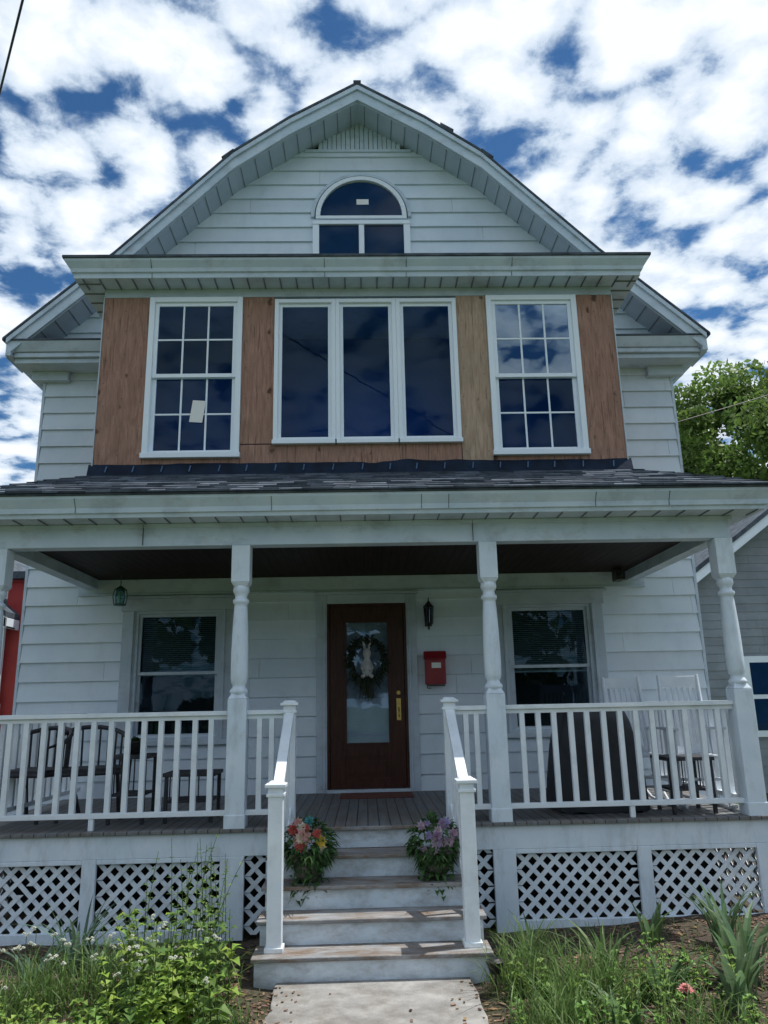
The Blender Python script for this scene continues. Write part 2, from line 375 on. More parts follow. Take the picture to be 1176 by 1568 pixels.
# ---- upper enclosed bay
BX=2.63; BY=-1.71; BZ1=5.86
s=M(); g=.002
s.box(-BX,-2.16-g,BY-.02,BY,4.03,BZ1); s.box(-1.21+g,-.88-g,BY-.0195,BY,4.255,BZ1); s.box(-2.16+g,-1.21-g,BY-.02,BY,4.03,4.12)
s.box(-1.207,.40,BY-.02,BY,4.03,4.245); s.box(2.25+g,BX,BY-.02,BY,4.03,BZ1)
s.build('plywood_sheathing_dark',m_woodred,H,.002)
s=M(); s.box(.99+g,1.305-g,BY-.02,BY,4.03,BZ1)
s.build('plywood_sheathing_light',m_woodtan,H,.002)
s=M(); s.box(.403,.986,BY-.02,BY,4.03,4.245); s.box(1.309,2.25-g,BY-.02,BY,4.03,4.10)
for sx in(-1,1):
    a,b=sorted((sx*(BX-.03),sx*(BX-.005))); s.box(a,b,BY+.001,0,3.9,5.955)
s.build('plywood_sheathing_sill',m_woodred,H)
s=M()
for px in(-2.58,-2.4,-2.21,-1.16,-.93,1.04,1.26,2.30,2.44,2.58):
    z=4.15
    while z<5.8: 
        xx=px+U(-.01,.01); s.box(xx-.004,xx+.004,BY-.0215,BY-.02,z-.004,z+.004); z+=U(.22,.34)
s.build('nail_heads',m_black,H)
s=M(); s.box(-BX-.005,BX+.005,BY-.028,BY+.02,BZ1,5.955)
s.box(-BX-.012,-BX-.001,BY-.03,BY+.06,4.03,BZ1); s.box(BX+.001,BX+.012,BY-.03,BY+.06,4.03,BZ1)
s.build('bay_frieze',m_oldcase,H,.003)
s=M(); n=80
def fz(x): return 4.055+.014*noise.noise(Vector((x*1.6,0,4)))+.006*noise.noise(Vector((x*7,0,4)))+(.03*math.exp(-((x-.45)/.13)**2))-(.015*math.exp(-((x-.1)/.08)**2))
for i in range(n):
    a=-BX-.04+i*(2*BX+.08)/n; b=a+(2*BX+.08)/n
    ya=BY-.026-.006*noise.noise(Vector((a*5,2,0))); yb=BY-.026-.006*noise.noise(Vector((b*5,2,0)))
    s.hexa([(a,BY-.075,3.885),(b,BY-.075,3.885),(b,BY+.01,3.885),(a,BY+.01,3.885),(a,ya,fz(a)),(b,yb,fz(b)),(b,BY+.01,fz(b)),(a,BY+.01,fz(a))])
s.build('bay_flashing',m_flash,H,recalc=False)
m_tape=pmat('blue_membrane_print',(.03,.08,.17),(.05,.13,.26),5,.5,0)
s=M()
for i in range(19):
    x=-2.5+i*.275+U(-.02,.02); s.hexa([(x,BY-.064,3.965),(x+.012,BY-.064,3.965),(x+.012,BY-.05,3.965),(x,BY-.05,3.965),(x+.01,BY-.048,4.03),(x+.022,BY-.048,4.03),(x+.022,BY-.035,4.03),(x+.01,BY-.035,4.03)])
s.build('membrane_print',m_tape,H)
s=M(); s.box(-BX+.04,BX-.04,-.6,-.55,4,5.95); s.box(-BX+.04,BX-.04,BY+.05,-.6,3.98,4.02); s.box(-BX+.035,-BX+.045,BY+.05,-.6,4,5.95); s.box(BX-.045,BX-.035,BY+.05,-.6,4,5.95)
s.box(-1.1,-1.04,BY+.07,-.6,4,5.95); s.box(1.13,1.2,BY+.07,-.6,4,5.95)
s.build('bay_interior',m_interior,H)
s=M(); s.loft([(5.957,2.88,-1.95),(6.01,2.885,-1.955),(6.012,2.90,-1.975),(6.05,2.915,-1.985),(6.11,2.955,-2.03),(6.135,2.96,-2.035)],.05); s.build('bay_eave',m_trim,H,.003)
s=M(); s.loft([(6.136,2.975,-2.05),(6.162,2.975,-2.05),(6.8,1.5,-.05)],.05); s.build('bay_roof',m_shingle,H)
s=M()
for x in(-2.1,-.36,.47,1.55):
    s.hexa([(x,-1.990,6.045),(x+.006,-1.990,6.045),(x+.006,-1.97,6.045),(x,-1.97,6.045),(x,-2.036,6.12),(x+.006,-2.036,6.12),(x+.006,-2.0,6.12),(x,-2.0,6.12)])
    s.box(x,x+.005,-1.957,-1.94,5.958,6.01)
for x in(-2.4,-.77,.49,.72,1.97,2.6):
    s.hexa([(x,-2.692,3.37),(x+.006,-2.692,3.37),(x+.006,-2.67,3.37),(x,-2.67,3.37),(x,-2.738,3.44),(x+.006,-2.738,3.44),(x+.006,-2.7,3.44),(x,-2.7,3.44)])
    s.box(x,x+.005,-2.692,-2.67,3.329,3.37)
for x in(-1.9,.95): s.box(x,x+.004,-2.447,-2.43,3.10,3.28)
s.build('fascia_seams',m_seam,H)
x=-2.8
while x<2.85:
    rb.box(x,x+.012,-1.945,-1.735,5.946,5.9565); x+=.165
for sx in(-1,1):
    y=-1.85
    while y<-.05: a,b=sorted((sx*2.645,sx*2.87)); rb.box(a,b,y,y+.012,5.946,5.9565); y+=.19
x=-3.35
while x<3.4:
    rb.box(x,x+.010,-2.655,-2.45,3.280,3.2895); x+=.21
rb.build('soffit_vent_joints',m_rib,H)

# ---- windows
fr=M(); sh=M(); gl=M(); glb=M()
def window(x0,x1,z0,z1,y,kind,grid=None,fw=.055,sw=.04,zm=None,fr=fr,sh=sh,gl=gl,yi=.06,glu=None):
    fr.box(x0,x0+fw,y-.035,y+yi,z0,z1); fr.box(x1-fw,x1,y-.035,y+yi,z0,z1)
    fr.box(x0+fw,x1-fw,y-.034,y+yi,z1-fw,z1-.0005); fr.box(x0-.01,x1+.01,y-.05,y+yi-.002,z0-.012,z0+fw*.75)
    a,b,c,d=x0+fw,x1-fw,z0+fw*.75,z1-fw
    def sash(a,b,c,d,yy,grid,gl):
        sh.box(a,a+sw,yy,yy+.03,c,d); sh.box(b-sw,b,yy,yy+.03,c,d)
        sh.box(a+sw,b-sw,yy+.001,yy+.03,c,c+sw); sh.box(a+sw,b-sw,yy+.001,yy+.03,d-sw,d)
        gl.add([(a+sw,yy+.015,c+sw),(b-sw,yy+.015,c+sw),(b-sw,yy+.015,d-sw),(a+sw,yy+.015,d-sw)],[(0,1,2,3)])
        if grid:
            nc,nr=grid
            for i in range(1,nc):
                xx=a+sw+(b-a-2*sw)*i/nc; sh.box(xx-.009,xx+.009,yy+.006,yy+.024,c+sw,d-sw)
            for j in range(1,nr):
                zz=c+sw+(d-c-2*sw)*j/nr; sh.box(a+sw,b-sw,yy+.008,yy+.022,zz-.009,zz+.009)
    if kind=='dh':
        zm=zm or (c+d)/2
        sash(a,b,zm-.005,d,y-.012,grid,glu or gl); sash(a,b,c,zm+.035,y+.02,grid,gl)
    else: sash(a,b,c,d,y-.005,grid,gl)
window(-2.16,-1.21,4.12,5.85,BY-.02,'dh',(3,2),zm=4.97)
window(1.305,2.25,4.11,5.85,BY-.02,'dh',(3,2),zm=4.94,glu=glb)
for a,b in((-.88,-.258),(-.257,.365),(.366,.99)):
    window(a,b,4.25,5.82,BY-.02,'fixed',fw=.042,sw=.035)
s=M(); s.hexa([(-1.72,BY-.001,4.50),(-1.59,BY-.001,4.49),(-1.59,BY+.002,4.49),(-1.72,BY+.002,4.50),(-1.69,BY-.001,4.73),(-1.56,BY-.001,4.72),(-1.56,BY+.002,4.72),(-1.69,BY+.002,4.73)])
s.build('window_sticker',m_label,H)
fr.build('bay_window_frames',m_vinyl,H,.003); sh.build('bay_window_sashes',m_vinyl,H,.002); gl.build('bay_window_glass',m_glass,H); glb.build('bay_window_glass_upper',m_glassb,H)
fr=M(); sh=M(); gl=M(); bl=M(); cas=M(); bk=M()
for cx in(-2.13,2.13):
    cas.box(cx-.64,cx-.49,-.055,.02,1.40,2.83); cas.box(cx+.49,cx+.64,-.055,.02,1.40,2.83); cas.box(cx-.66,cx+.66,-.06,.02,2.831,2.97); cas.box(cx-.68,cx+.68,-.085,.02,1.345,1.40)
    cas.box(cx-.70,cx+.70,-.085,0,2.971,3.0)
    cas.box(cx-.535,cx-.505,-.075,-.056,1.40,2.83); cas.box(cx+.505,cx+.535,-.075,-.056,1.40,2.83)
    window(cx-.49,cx+.49,1.402,2.83,-.012,'dh',None,fw=.035,sw=.035,fr=fr,sh=sh,gl=gl,yi=.05)
    z=2.76
    zb=2.12 if cx<0 else 2.08
    while z>zb:
        bl.hexa([(cx-.43,.07,z),(cx+.43,.07,z),(cx+.43,.085,z+.012),(cx-.43,.085,z+.012),(cx-.43,.07,z+.003),(cx+.43,.07,z+.003),(cx+.43,.085,z+.015),(cx-.43,.085,z+.015)]); z-=.0225
    bl.box(cx-.43,cx+.43,.065,.09,zb-.02,zb)
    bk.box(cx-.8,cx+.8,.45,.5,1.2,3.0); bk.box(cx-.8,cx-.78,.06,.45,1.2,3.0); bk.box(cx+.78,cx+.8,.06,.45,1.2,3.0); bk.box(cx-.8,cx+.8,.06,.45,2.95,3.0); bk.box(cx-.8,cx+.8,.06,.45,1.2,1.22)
cas.build('window_casing',m_oldcase,H,.004); fr.build('storm_window_frame',m_oldcase,H,.002); sh.build('lower_window_sash',m_oldcase,H,.002)
gl.build('lower_window_glass',m_glasslow,H); bl.build('window_blinds',m_blind,H); bk.build('lower_room_interior',m_roomdark,H)

# ---- door
dx=.02
s=M(); s.box(dx-.575,dx-.455,-.06,.0,FZ,2.98); s.box(dx+.455,dx+.575,-.06,0,FZ,2.98); s.box(dx-.454,dx+.454,-.059,0,2.875,2.98)
s.box(dx-.6,dx+.6,-.085,0,2.981,3.015); s.box(dx-.46,dx+.46,-.10,0,FZ,FZ+.035)
s.box(dx-.50,dx-.475,-.08,-.061,FZ+.036,2.90); s.box(dx+.475,dx+.50,-.08,-.061,FZ+.036,2.90)
s.build('door_casing',m_oldcase,H,.005)
s=M(); 
s.box(dx-.453,dx-.425,-.05,0,FZ+.036,2.874); s.box(dx+.425,dx+.453,-.05,0,FZ+.036,2.874); s.box(dx-.425,dx+.425,-.05,0,2.84,2.874)
x0,x1=dx-.42,dx+.42; lz0,lz1=1.30,2.68; l0,l1=dx-.26,dx+.26
s.box(x0,l0,-.035,-.002,FZ+.04,2.838); s.box(l1,x1,-.035,-.002,FZ+.04,2.838); s.box(l0,l1,-.0345,-.002,lz1,2.838); s.box(l0,l1,-.0345,-.002,1.18,lz0); s.box(l0,l1,-.0345,-.002,FZ+.04,.95)
s.box(l0,l1,-.020,-.002,.95,1.18)
s.box(l0+.05,l1-.05,-.030,-.0201,1.0,1.13)
for a,b,c,d in((l0,l0+.025,lz0,lz1),(l1-.025,l1,lz0,lz1),(l0+.025,l1-.025,lz0,lz0+.025),(l0+.025,l1-.025,lz1-.025,lz1)): s.box(a,b,-.042,-.01,c,d)
s.box(dx-.42,dx+.42,.03,.04,FZ,2.87)
s.build('front_door',m_door,H)
s=M(); s.add([(l0,-.022,lz0),(l1,-.022,lz0),(l1,-.022,lz1),(l0,-.022,lz1)],[(0,1,2,3)]); s.build('door_glass',m_doorglass,H)
s=M(); z=lz0
while z<1.80:
    s.hexa([(l0,-.008,z),(l1,-.008,z),(l1,-.002,z+.014),(l0,-.002,z+.014),(l0,-.0075,z+.003),(l1,-.0075,z+.003),(l1,-.0015,z+.017),(l0,-.0015,z+.017)]); z+=.0165
s.build('door_blind',m_rope,H)
s=M(); s.box(l0,l1,-.005,0,1.80,lz1); s.build('door_upper_backing',pmat('painted_reflection',(.10,.14,.18),(.28,.34,.40),7,.5,0,dlo=.4,dhi=.6),H)  # grey mottle behind the upper lite paints reflections in the glass
s=M(); s.box(dx+.325,dx+.375,-.045,-.036,1.56,1.80); s.tube([(dx+.35,-.05,1.60),(dx+.35,-.085,1.62),(dx+.35,-.09,1.66),(dx+.35,-.05,1.70)],.008)
s.tube([(dx+.35,-.04,1.755),(dx+.35,-.06,1.755)],.016,12)
s.build('door_handle',m_brass,H,.003)
s=M(); s.tube([(dx+.35,-.036,1.86),(dx+.35,-.055,1.86)],.022,14); s.build('deadbolt',m_brass,H)
E=empty('door_mat',(.1,-.42,FZ)); s=M(); s.box(-.38,.38,-.22,.22,.001,.016); s.build('mat_pile',m_mat,E,.005)

# ---- porch structure
s=M(); s.box(-3.22,3.22,-2.43,-2.29,3.09,3.288); 
for sx in(-1,1):
    a,b=sorted((sx*3.08,sx*3.22)); s.box(a,b,-2.289,-.0,3.092,3.287)
s.box(-3.25,3.25,-2.445,-2.431,3.25,3.287)
s.box(-3.3,3.3,-.04,-.0,3.04,3.20); s.box(-3.3,3.3,-.055,0,3.015,3.038)
s.build('porch_beam',m_trim,H,.004)
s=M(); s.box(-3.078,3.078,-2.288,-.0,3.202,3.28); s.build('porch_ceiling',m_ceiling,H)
s=M(); s.loft([(3.29,3.44,-2.66),(3.325,3.445,-2.665),(3.327,3.455,-2.685),(3.37,3.46,-2.69),(3.44,3.495,-2.735),(3.465,3.5,-2.74)],-.002); s.build('porch_eave',m_trim,H,.003)
RZ1=3.935
s=M(); s.loft([(3.466,3.52,-2.755),(3.482,3.52,-2.755),(RZ1-.02,2.64,-1.76)],-.004); s.build('porch_roof_deck',m_shingle,H)
s=M()
nc=9
def PR(side,u,t,h):
    o=3.53-.9*t; yy=-2.765+1.02*t; z=3.485+(RZ1-3.485)*t+h
    if side==0: return (u,yy,z)
    return (side*o,u,z)
for side in(0,-1,1):
    for k in range(nc):
        t0=k/nc-.006; t1=min((k+1.15)/nc,1.0)
        o0=3.53-.9*t0; o1=3.53-.9*t1
        if side==0: u=-o0; end=o0
        else: u=-2.765+1.0*t0; end=-.03
        st=u
        u-=U(0,.2)
        while u<end:
            w=U(.12,.34); a=max(u,st); b=min(u+w-.004,end)
            if b>a+.01:
                hb=U(.010,.024); v=U(.62,1.38)
                if side==0: a1=max(a,-o1);b1=min(b,o1)
                else: a1=max(a,-2.765+t1);b1=max(b,a1+.001)
                if b1>a1:
                    s.hexa([PR(side,a,t0,0),PR(side,b,t0,0),PR(side,b1,t1,0),PR(side,a1,t1,0),PR(side,a,t0,hb),PR(side,b,t0,hb),PR(side,b1,t1,.003),PR(side,a1,t1,.003)],(v,v,v*1.02))
            u+=w
s.build('porch_roof_shingles',m_shingle,H)
s=M(); s.box(-3.3,3.3,-2.46,-.0,FZ-.028,FZ); s.build('porch_floor',m_floor,H,.004)
s=M(); s.box(-3.27,-.76,-2.425,-2.385,.60,FZ-.03); s.box(.80,3.27,-2.425,-2.385,.60,FZ-.03)
for sx in(-1,1):
    a,b=sorted((sx*3.23,sx*3.27)); s.box(a,b,-2.384,-.03,.60,FZ-.03)
for a,b in((-1.16,-.97),(.99,1.17),(-3.27,-3.1),(3.1,3.27),(-2.23,-2.12),(2.14,2.25),(-.80,-.755),(.795,.84)): s.box(a,b,-2.43,-2.39,0.0,.599)
for a,b in((-3.1,-2.231),(-2.119,-1.161),(1.171,2.139),(2.251,3.1)): s.box(a,b,-2.427,-2.392,0.0,.085); s.box(a,b,-2.427,-2.392,.565,.599)
s.build('porch_skirt',m_post,H,.004)
la=M()
def lattice(m,x0,x1,z0,z1,ya,swap=None):
    sp=.118; w=.017; q=w*1.414
    for d,yy in((1,ya),(-1,ya+.007)):
        c=x0-(z1-z0)-.2
        while c<x1+(z1-z0)+.2:
            lo,hi=z0,z1
            if d==1: lo=max(lo,z0+x0-c); hi=min(hi,z0+x1-c)
            else: lo=max(lo,z0+c-x1); hi=min(hi,z0+c-x0)
            pieces=[(lo,hi)]
            if R()<.05 and hi-lo>.3: k=U(lo+.1,hi-.12); pieces=[(lo,k),(k+U(.05,.1),hi)]
            for lo,hi in pieces:
              if hi-lo>.02:
                xa=c+d*(lo-z0); xb=c+d*(hi-z0)
                P=[(xa-q,lo),(xa+q,lo),(xb+q,hi),(xb-q,hi)]
                if swap is None: m.hexa([(p[0],yy,p[1]) for p in P]+[(p[0],yy+.006,p[1]) for p in P])
                else: m.hexa([(swap+(yy-ya),p[0],p[1]) for p in P]+[(swap+(yy-ya)+.006,p[0],p[1]) for p in P])
            c+=sp
for a,b in((-3.09,-2.24),(-2.11,-1.17),(-.96,-.81),(.85,.98),(1.18,2.13),(2.26,3.09)): lattice(la,a+.01,b-.01,.03,.60,-2.388)
for sx in(-1,1): lattice(la,-2.37,-.05,.03,.62,-2.4,swap=sx*3.24)
la.build('porch_lattice',m_lattice,H)
s=M(); s.box(-3.2,3.2,-1.4,-1.38,0,.77); s.build('under_porch_shade_sheet',m_dark,H)  # black sheet that paints the shade behind the lattice

def column(m,sq,cx,cy):
    h=.078
    sq.box(cx-h,cx+h,cy-h,cy+h,FZ-.02,1.80); sq.box(cx-h-.006,cx+h+.006,cy-h-.006,cy+h+.006,FZ-.025,FZ+.10)
    sq.hexa([(cx-h,cy-h,1.801),(cx+h,cy-h,1.801),(cx+h,cy+h,1.801),(cx-h,cy+h,1.801),(cx-.05,cy-.05,1.85),(cx+.05,cy-.05,1.85),(cx+.05,cy+.05,1.85),(cx-.05,cy+.05,1.85)])
    sq.box(cx-h,cx+h,cy-h,cy+h,2.77,3.089)
    sq.hexa([(cx-.045,cy-.045,2.72),(cx+.045,cy-.045,2.72),(cx+.045,cy+.045,2.72),(cx-.045,cy+.045,2.72),(cx-h,cy-h,2.769),(cx+h,cy-h,2.769),(cx+h,cy+h,2.769),(cx-h,cy+h,2.769)])
    m.lathe(cx,cy,[(.045,1.80),(.06,1.835),(.074,1.85),(.076,1.865),(.066,1.88),(.054,1.895),(.052,1.91),(.064,1.93),(.07,1.96),(.072,2.05),(.071,2.2),(.067,2.35),(.061,2.48),(.056,2.56),(.054,2.585),(.066,2.595),(.07,2.61),(.066,2.625),(.052,2.635),(.05,2.66),(.062,2.68),(.07,2.70),(.066,2.73),(.05,2.76)],28)
ln=M(); sq=M()
PX=[-3.12,-1.055,1.075,3.15]; PY=-2.36
for x in PX: column(ln,sq,x,PY)
ln.build('turned_columns',m_post,H,0,True); sq.build('column_blocks',m_post,H,.005)

ra=M()
def railing(p0,p1,zt,zb,n):
    p0=Vector(p0);p1=Vector(p1)
    a=p0.copy();a.z=zt;b=p1.copy();b.z=zt; ra.beam(a,b,.085,.035); 
    a.z=b.z=zt-.035; ra.beam(a,b,.04,.034)
    a.z=b.z=zb; ra.beam(a,b,.055,.04)
    for i in range(n):
        t=(i+1)/(n+1)
        q=p0.lerp(p1,t); w=.021; q.x+=U(-.004,.004)
        ra.box(q.x-w,q.x+w,q.y-w,q.y+w,zb+.02,zt-.05)
railing((-3.04,PY,0),(-1.133,PY,0),1.69,.915,13)
railing((1.153,PY,0),(3.07,PY,0),1.69,.915,13)
railing((-.977,PY,0),(-.68,PY,0),1.69,.915,2)
railing((.997,PY,0),(.74,PY,0),1.69,.915,2)
railing((-3.12,-2.28,0),(-3.12,-.1,0),1.69,.915,15)
railing((3.15,-2.28,0),(3.15,-.1,0),1.69,.915,15)
for x in(-2.2,2.15): ra.box(x-.02,x+.02,PY-.02,PY+.02,FZ,.9)
NX=(-.63,.69)
for x in NX:
    for y,zb,zt in((PY+.0,FZ,1.74),(-3.29,.161,1.19)):
        h=.050
        ra.box(x-h,x+h,y-h,y+h,zb,zt); ra.box(x-h-.012,x+h+.012,y-h-.012,y+h+.012,zt-.06,zt-.04); ra.box(x-h-.012,x+h+.012,y-h-.012,y+h+.012,zb,zb+.03)
        ra.box(x-.072,x+.072,y-.072,y+.072,zt,zt+.022)
        ra.hexa([(x-.06,y-.06,zt+.022),(x+.06,y-.06,zt+.022),(x+.06,y+.06,zt+.022),(x-.06,y+.06,zt+.022),(x-.04,y-.04,zt+.04),(x+.04,y-.04,zt+.04),(x+.04,y+.04,zt+.04),(x-.04,y+.04,zt+.04)])
    a=(x,PY-.04,1.67); b=(x,-3.24,1.13); ra.beam(a,b,.075,.04)
    ra.beam((x,PY-.04,1.62),(x,-3.24,1.08),.036,.04)
    ra.beam((x,PY-.04,.93),(x,-3.24,.37),.045,.04)
    for i in range(6):
        t=(i+1)/7; y=PY-.04+(-3.24-PY+.04)*t; zt=1.62-.54*t; zb=.93-.56*t
        ra.box(x-.016,x+.016,y-.016,y+.016,zb,zt)
ra.build('porch_railing',m_rail,H,.003)

ri=M(); tr=M()
for k in range(1,6):
    y=-3.42+.24*(k-1); zt=.161*k
    if k==5: ri.box(-.75,.79,-2.445,-2.4,.161*4,zt-.029); tr.box(-.752,.792,-2.475,-2.462,zt-.03,zt-.001)
    else:
        ri.box(-.75+.004*k,.79-.004*k,y,-2.40,zt-.161 if k>1 else -.05,zt-.028)
        tr.box(-.765,.805,y-.032,y+.245,zt-.0275,zt)
ri.build('stair_risers',m_riser,H,.002); tr.build('stair_treads',m_tread,H,.006)

# ---------------------------------------------------------------- fixtures
E=empty('mailbox',(.79,-.1,2.12))
s=M(); s.box(-.115,.115,-.06,.07,-.18,.10); s.hexa([(-.125,-.075,.10),(.125,-.075,.10),(.125,.075,.10),(-.125,.075,.10),(-.125,-.03,.19),(.125,-.03,.19),(.125,.075,.19),(-.125,.075,.19)]); s.build('box_body',m_red,E,.008)
s=M(); s.box(-.045,.06,-.0665,-.061,-.0,.06); s.build('label',m_label,E)
s=M(); s.box(-.1,.1,-.085,-.06,-.20,-.185); s.tube([(-.1,-.06,-.18),(-.1,-.09,-.22),(-.06,-.09,-.22)],.005); s.build('paper_hook',m_black,E)
m_lampglass=glass_mat('lantern_glass',(.5,.5,.5),1.5)
E=empty('wall_lantern',(.735,-.13,2.72))
s=M(); s.lathe(0,0,[(.01,.16),(.03,.13),(.06,.10),(.062,.09),(.05,.085)],8); s.lathe(0,0,[(.02,-.13),(.045,-.10),(.045,-.09)],8); s.lathe(0,.1,[(.045,-.05),(.045,-.03)],8)
for i in range(6):
    a=i*math.pi/3; s.tube([(.042*math.cos(a),.042*math.sin(a),-.1),(.055*math.cos(a),.055*math.sin(a),.09)],.005)
s.tube([(0,.11,-.02),(0,.09,-.14),(0,.03,-.16),(0,0,-.13)],.009); s.box(-.04,.04,.1,.13,-.12,.10); s.tube([(0,0,.16),(0,0,.2)],.006); s.build('lantern_cage',m_black,E)
s=M(); s.lathe(0,0,[(.036,-.09),(.047,.085)],8); s.build('lantern_glass',m_lampglass,E)
m_green=pmat('green_metal',(.03,.10,.09),(.07,.16,.14),8,.5,.2)
E=empty('hanging_lantern',(-2.72,-.35,2.96),0,(1.3,1.3,1.0))
s=M(); s.tube([(0,0,.24),(0,0,.10)],.004); s.lathe(0,0,[(.008,.12),(.05,.08),(.055,.07)],10); s.lathe(0,0,[(.05,-.1),(.055,-.085)],10)
for i in range(5):
    a=i*2*math.pi/5; s.tube([(.05*math.cos(a),.05*math.sin(a),-.09),(.062*math.cos(a),.062*math.sin(a),0),(.05*math.cos(a),.05*math.sin(a),.075)],.005)
s.build('lantern_frame',m_green,E)
s=M(); s.lathe(0,0,[(.03,-.085),(.045,0),(.03,.07)],12); s.build('lantern_globe',glass_mat('globe_glass',(.6,.8,.75),2),E)
E=empty('porch_speaker',(2.93,-.25,3.12)); s=M(); s.box(-.05,.05,-.09,.09,-.06,.06); s.box(-.015,.015,-.015,.015,.06,.085); s.lathe(0,-.091,[(.02,-.02),(.02,.02)],10); s.build('housing',m_black,E,.01)

# ---------------------------------------------------------------- plants helpers
def leaf(m,b,d,n,L,W,col,fold=.25,droop=.3):
    b=Vector(b); d=Vector(d).normalized(); sdv=d.cross(Vector(n)).normalized(); up=sdv.cross(d)
    mid=b+d*L*.5; tip=b+d*L-Vector((0,0,1))*L*droop
    l=b+d*L*.42+sdv*W/2+up*W*fold; r_=b+d*L*.42-sdv*W/2+up*W*fold
    m.add([tuple(b),tuple(r_),tuple(mid),tuple(l),tuple(tip)],[(0,1,2),(0,2,3),(1,4,2),(2,4,3)],col)
def vary(c,a=.25):
    k=U(1-a,1+a); return (max(0,c[0]*k*U(.9,1.12)),c[1]*k,max(0,c[2]*k*U(.85,1.15)))
def blade(m,b,h,w,az,lean,col,n=5):
    b=Vector(b); d=Vector((math.cos(az),math.sin(az),0)); s=Vector((-d.y,d.x,0)); vs=[];fs=[]
    for i in range(n+1):
        t=i/n; ww=w*(1-t**2.2)*(.6+.4*min(1,t*4))/2
        c=b+Vector((0,0,1))*h*(t-.45*lean*t*t*t)+d*h*lean*t*t
        off=Vector((0,0,.25*ww))-d*.2*ww
        vs+=[tuple(c+s*ww+off),tuple(c),tuple(c-s*ww+off)]
    for i in range(n): a=3*i; fs+=[(a,a+1,a+4,a+3),(a+1,a+2,a+5,a+4)]
    m.add(vs,fs,col)
def weed(m,b,h,col,lw=.05,ll=.09,lean=.15,nodes=7,top=True):
    b=Vector(b); az=U(0,6.28); d=Vector((math.cos(az),math.sin(az),0))*lean
    pts=[b+Vector((0,0,h*t))+d*h*t*t for t in [i/6 for i in range(7)]]
    m.tube(pts,[.004*(1-.6*i/6) for i in range(7)],5,vary((.10,.16,.04)))
    a0=U(0,3)
    for i in range(nodes):
        t=.12+.88*(i+U(-.2,.2))/nodes; p=b+Vector((0,0,h*t))+d*h*t*t
        sc=(1-.5*t)*U(.75,1.25)
        for k in range(3 if t>.8 else 2):
            a=a0+i*1.57+k*3.14+U(-.4,.4)
            leaf(m,p,(math.cos(a),math.sin(a),U(.1,.7)),(0,0,1),ll*sc,lw*sc,vary(col))
def flower(m,c,r,col,np_=9):
    c=Vector(c)
    for lay in range(3):
        for i in range(np_):
            a=2*math.pi*i/np_+lay*.4; leaf(m,c+Vector((0,0,lay*r*.1)),(math.cos(a),math.sin(a)-.3,.25+.6*lay),(0,0,1),r*(1-.2*lay),r*.55,vary(col,.15),.2,.05)
def bloom(m,c,r,col,np_=8):
    c=Vector(c); ax=Vector((U(-.5,.5),-1,U(-.1,.6))).normalized(); u=ax.cross(Vector((0,0,1))).normalized(); w=u.cross(ax)
    for lay in range(3):
        for i in range(np_):
            a=2*math.pi*i/np_+lay*.4; d=u*math.cos(a)+w*math.sin(a)+ax*(.15+.5*lay)
            leaf(m,c+ax*lay*r*.12,d,ax,r*(1-.22*lay),r*.62,vary(col,.18),.15,.0)

E=empty('door_wreath',(.02,-.07,2.22),0,(1.08,1,1.2))
s=M()
for i in range(480):
    a=U(0,6.28); rr=.165+random.gauss(0,.02); p=(rr*math.cos(a),U(-.035,.02),rr*1.12*math.sin(a))
    leaf(s,p,(math.cos(a+U(-1.3,1.3)),-.5,math.sin(a+U(-1.3,1.3))),(0,-1,0),U(.03,.08),.02,vary((.035,.05,.03),.5))
for i in range(60):
    leaf(s,(U(-.05,.05),U(-.04,0),-.2-U(0,.02)),(U(-.5,.5),-.2,-1),(0,-1,0),U(.06,.14),.02,vary((.04,.055,.03),.5))
s.build('wreath_greens',m_leaf,E,recalc=False)
m_bunny=pmat('bunny_plush',(.38,.38,.37),(.54,.53,.52),14,.9,.3)
s=M(); s.lathe(0,-.02,[(.005,-.15),(.045,-.13),(.062,-.08),(.055,-.02),(.03,.015),(.03,.03),(.042,.055),(.04,.09),(.02,.115),(.004,.12)],16)
for sx in(-1,1): s.tube([(sx*.018,-.02,.10),(sx*.03,-.02,.15),(sx*.034,-.02,.2),(sx*.03,-.02,.225)],[.01,.015,.013,.004],8); s.tube([(sx*.04,-.04,-.02),(sx*.055,-.06,-.07),(sx*.03,-.08,-.09)],[.015,.014,.014],8); s.tube([(sx*.03,-.04,-.13),(sx*.05,-.07,-.15)],[.02,.018],8)
s.build('bunny_figure',m_bunny,E,0,True)

def basket(x,y,z,cols,seed):
    random.seed(seed)
    E=empty('flower_basket',(x,y,z))
    s=M(); s.lathe(0,0,[(.07,0),(.10,.05),(.115,.13),(.12,.14),(.10,.14)],20); s.build('pot',pmat('basket_weave',(.10,.10,.08),(.2,.19,.15),30,.9,.5),E,0,True)
    s=M()
    for i in range(620):
        v=Vector((random.gauss(0,1),random.gauss(0,1),random.gauss(0,1))).normalized()*U(.5,1.1)**.5
        p=Vector((v.x*.17,v.y*.13,.25+v.z*.16))
        if R()<.22: p=Vector((U(-.12,.12),-U(.08,.14),U(-.10,.14)))
        leaf(s,p,(v.x,v.y-.2,v.z*.5+U(-.4,.3)),(0,0,1),U(.05,.09),U(.025,.042),vary((.07,.16,.05),.5))
    for i in range(10): blade(s,(U(-.05,.05),-.08,.12),U(.1,.2),.02,-1.57+U(-.8,.8),1.6,vary((.06,.12,.04)))
    s.build('leaves',m_leaf,E,recalc=False)
    s=M()
    for i in range(17):
        a=U(0,6.28); rr=U(.1,1); X=.165*rr*math.cos(a); Z=.17*rr*math.sin(a)
        p=(X,-.15+.5*(X*X+Z*Z)/.15,.28+Z); bloom(s,p,U(.03,.055),random.choice(cols))
    s.build('flowers',m_petal,E,recalc=False)
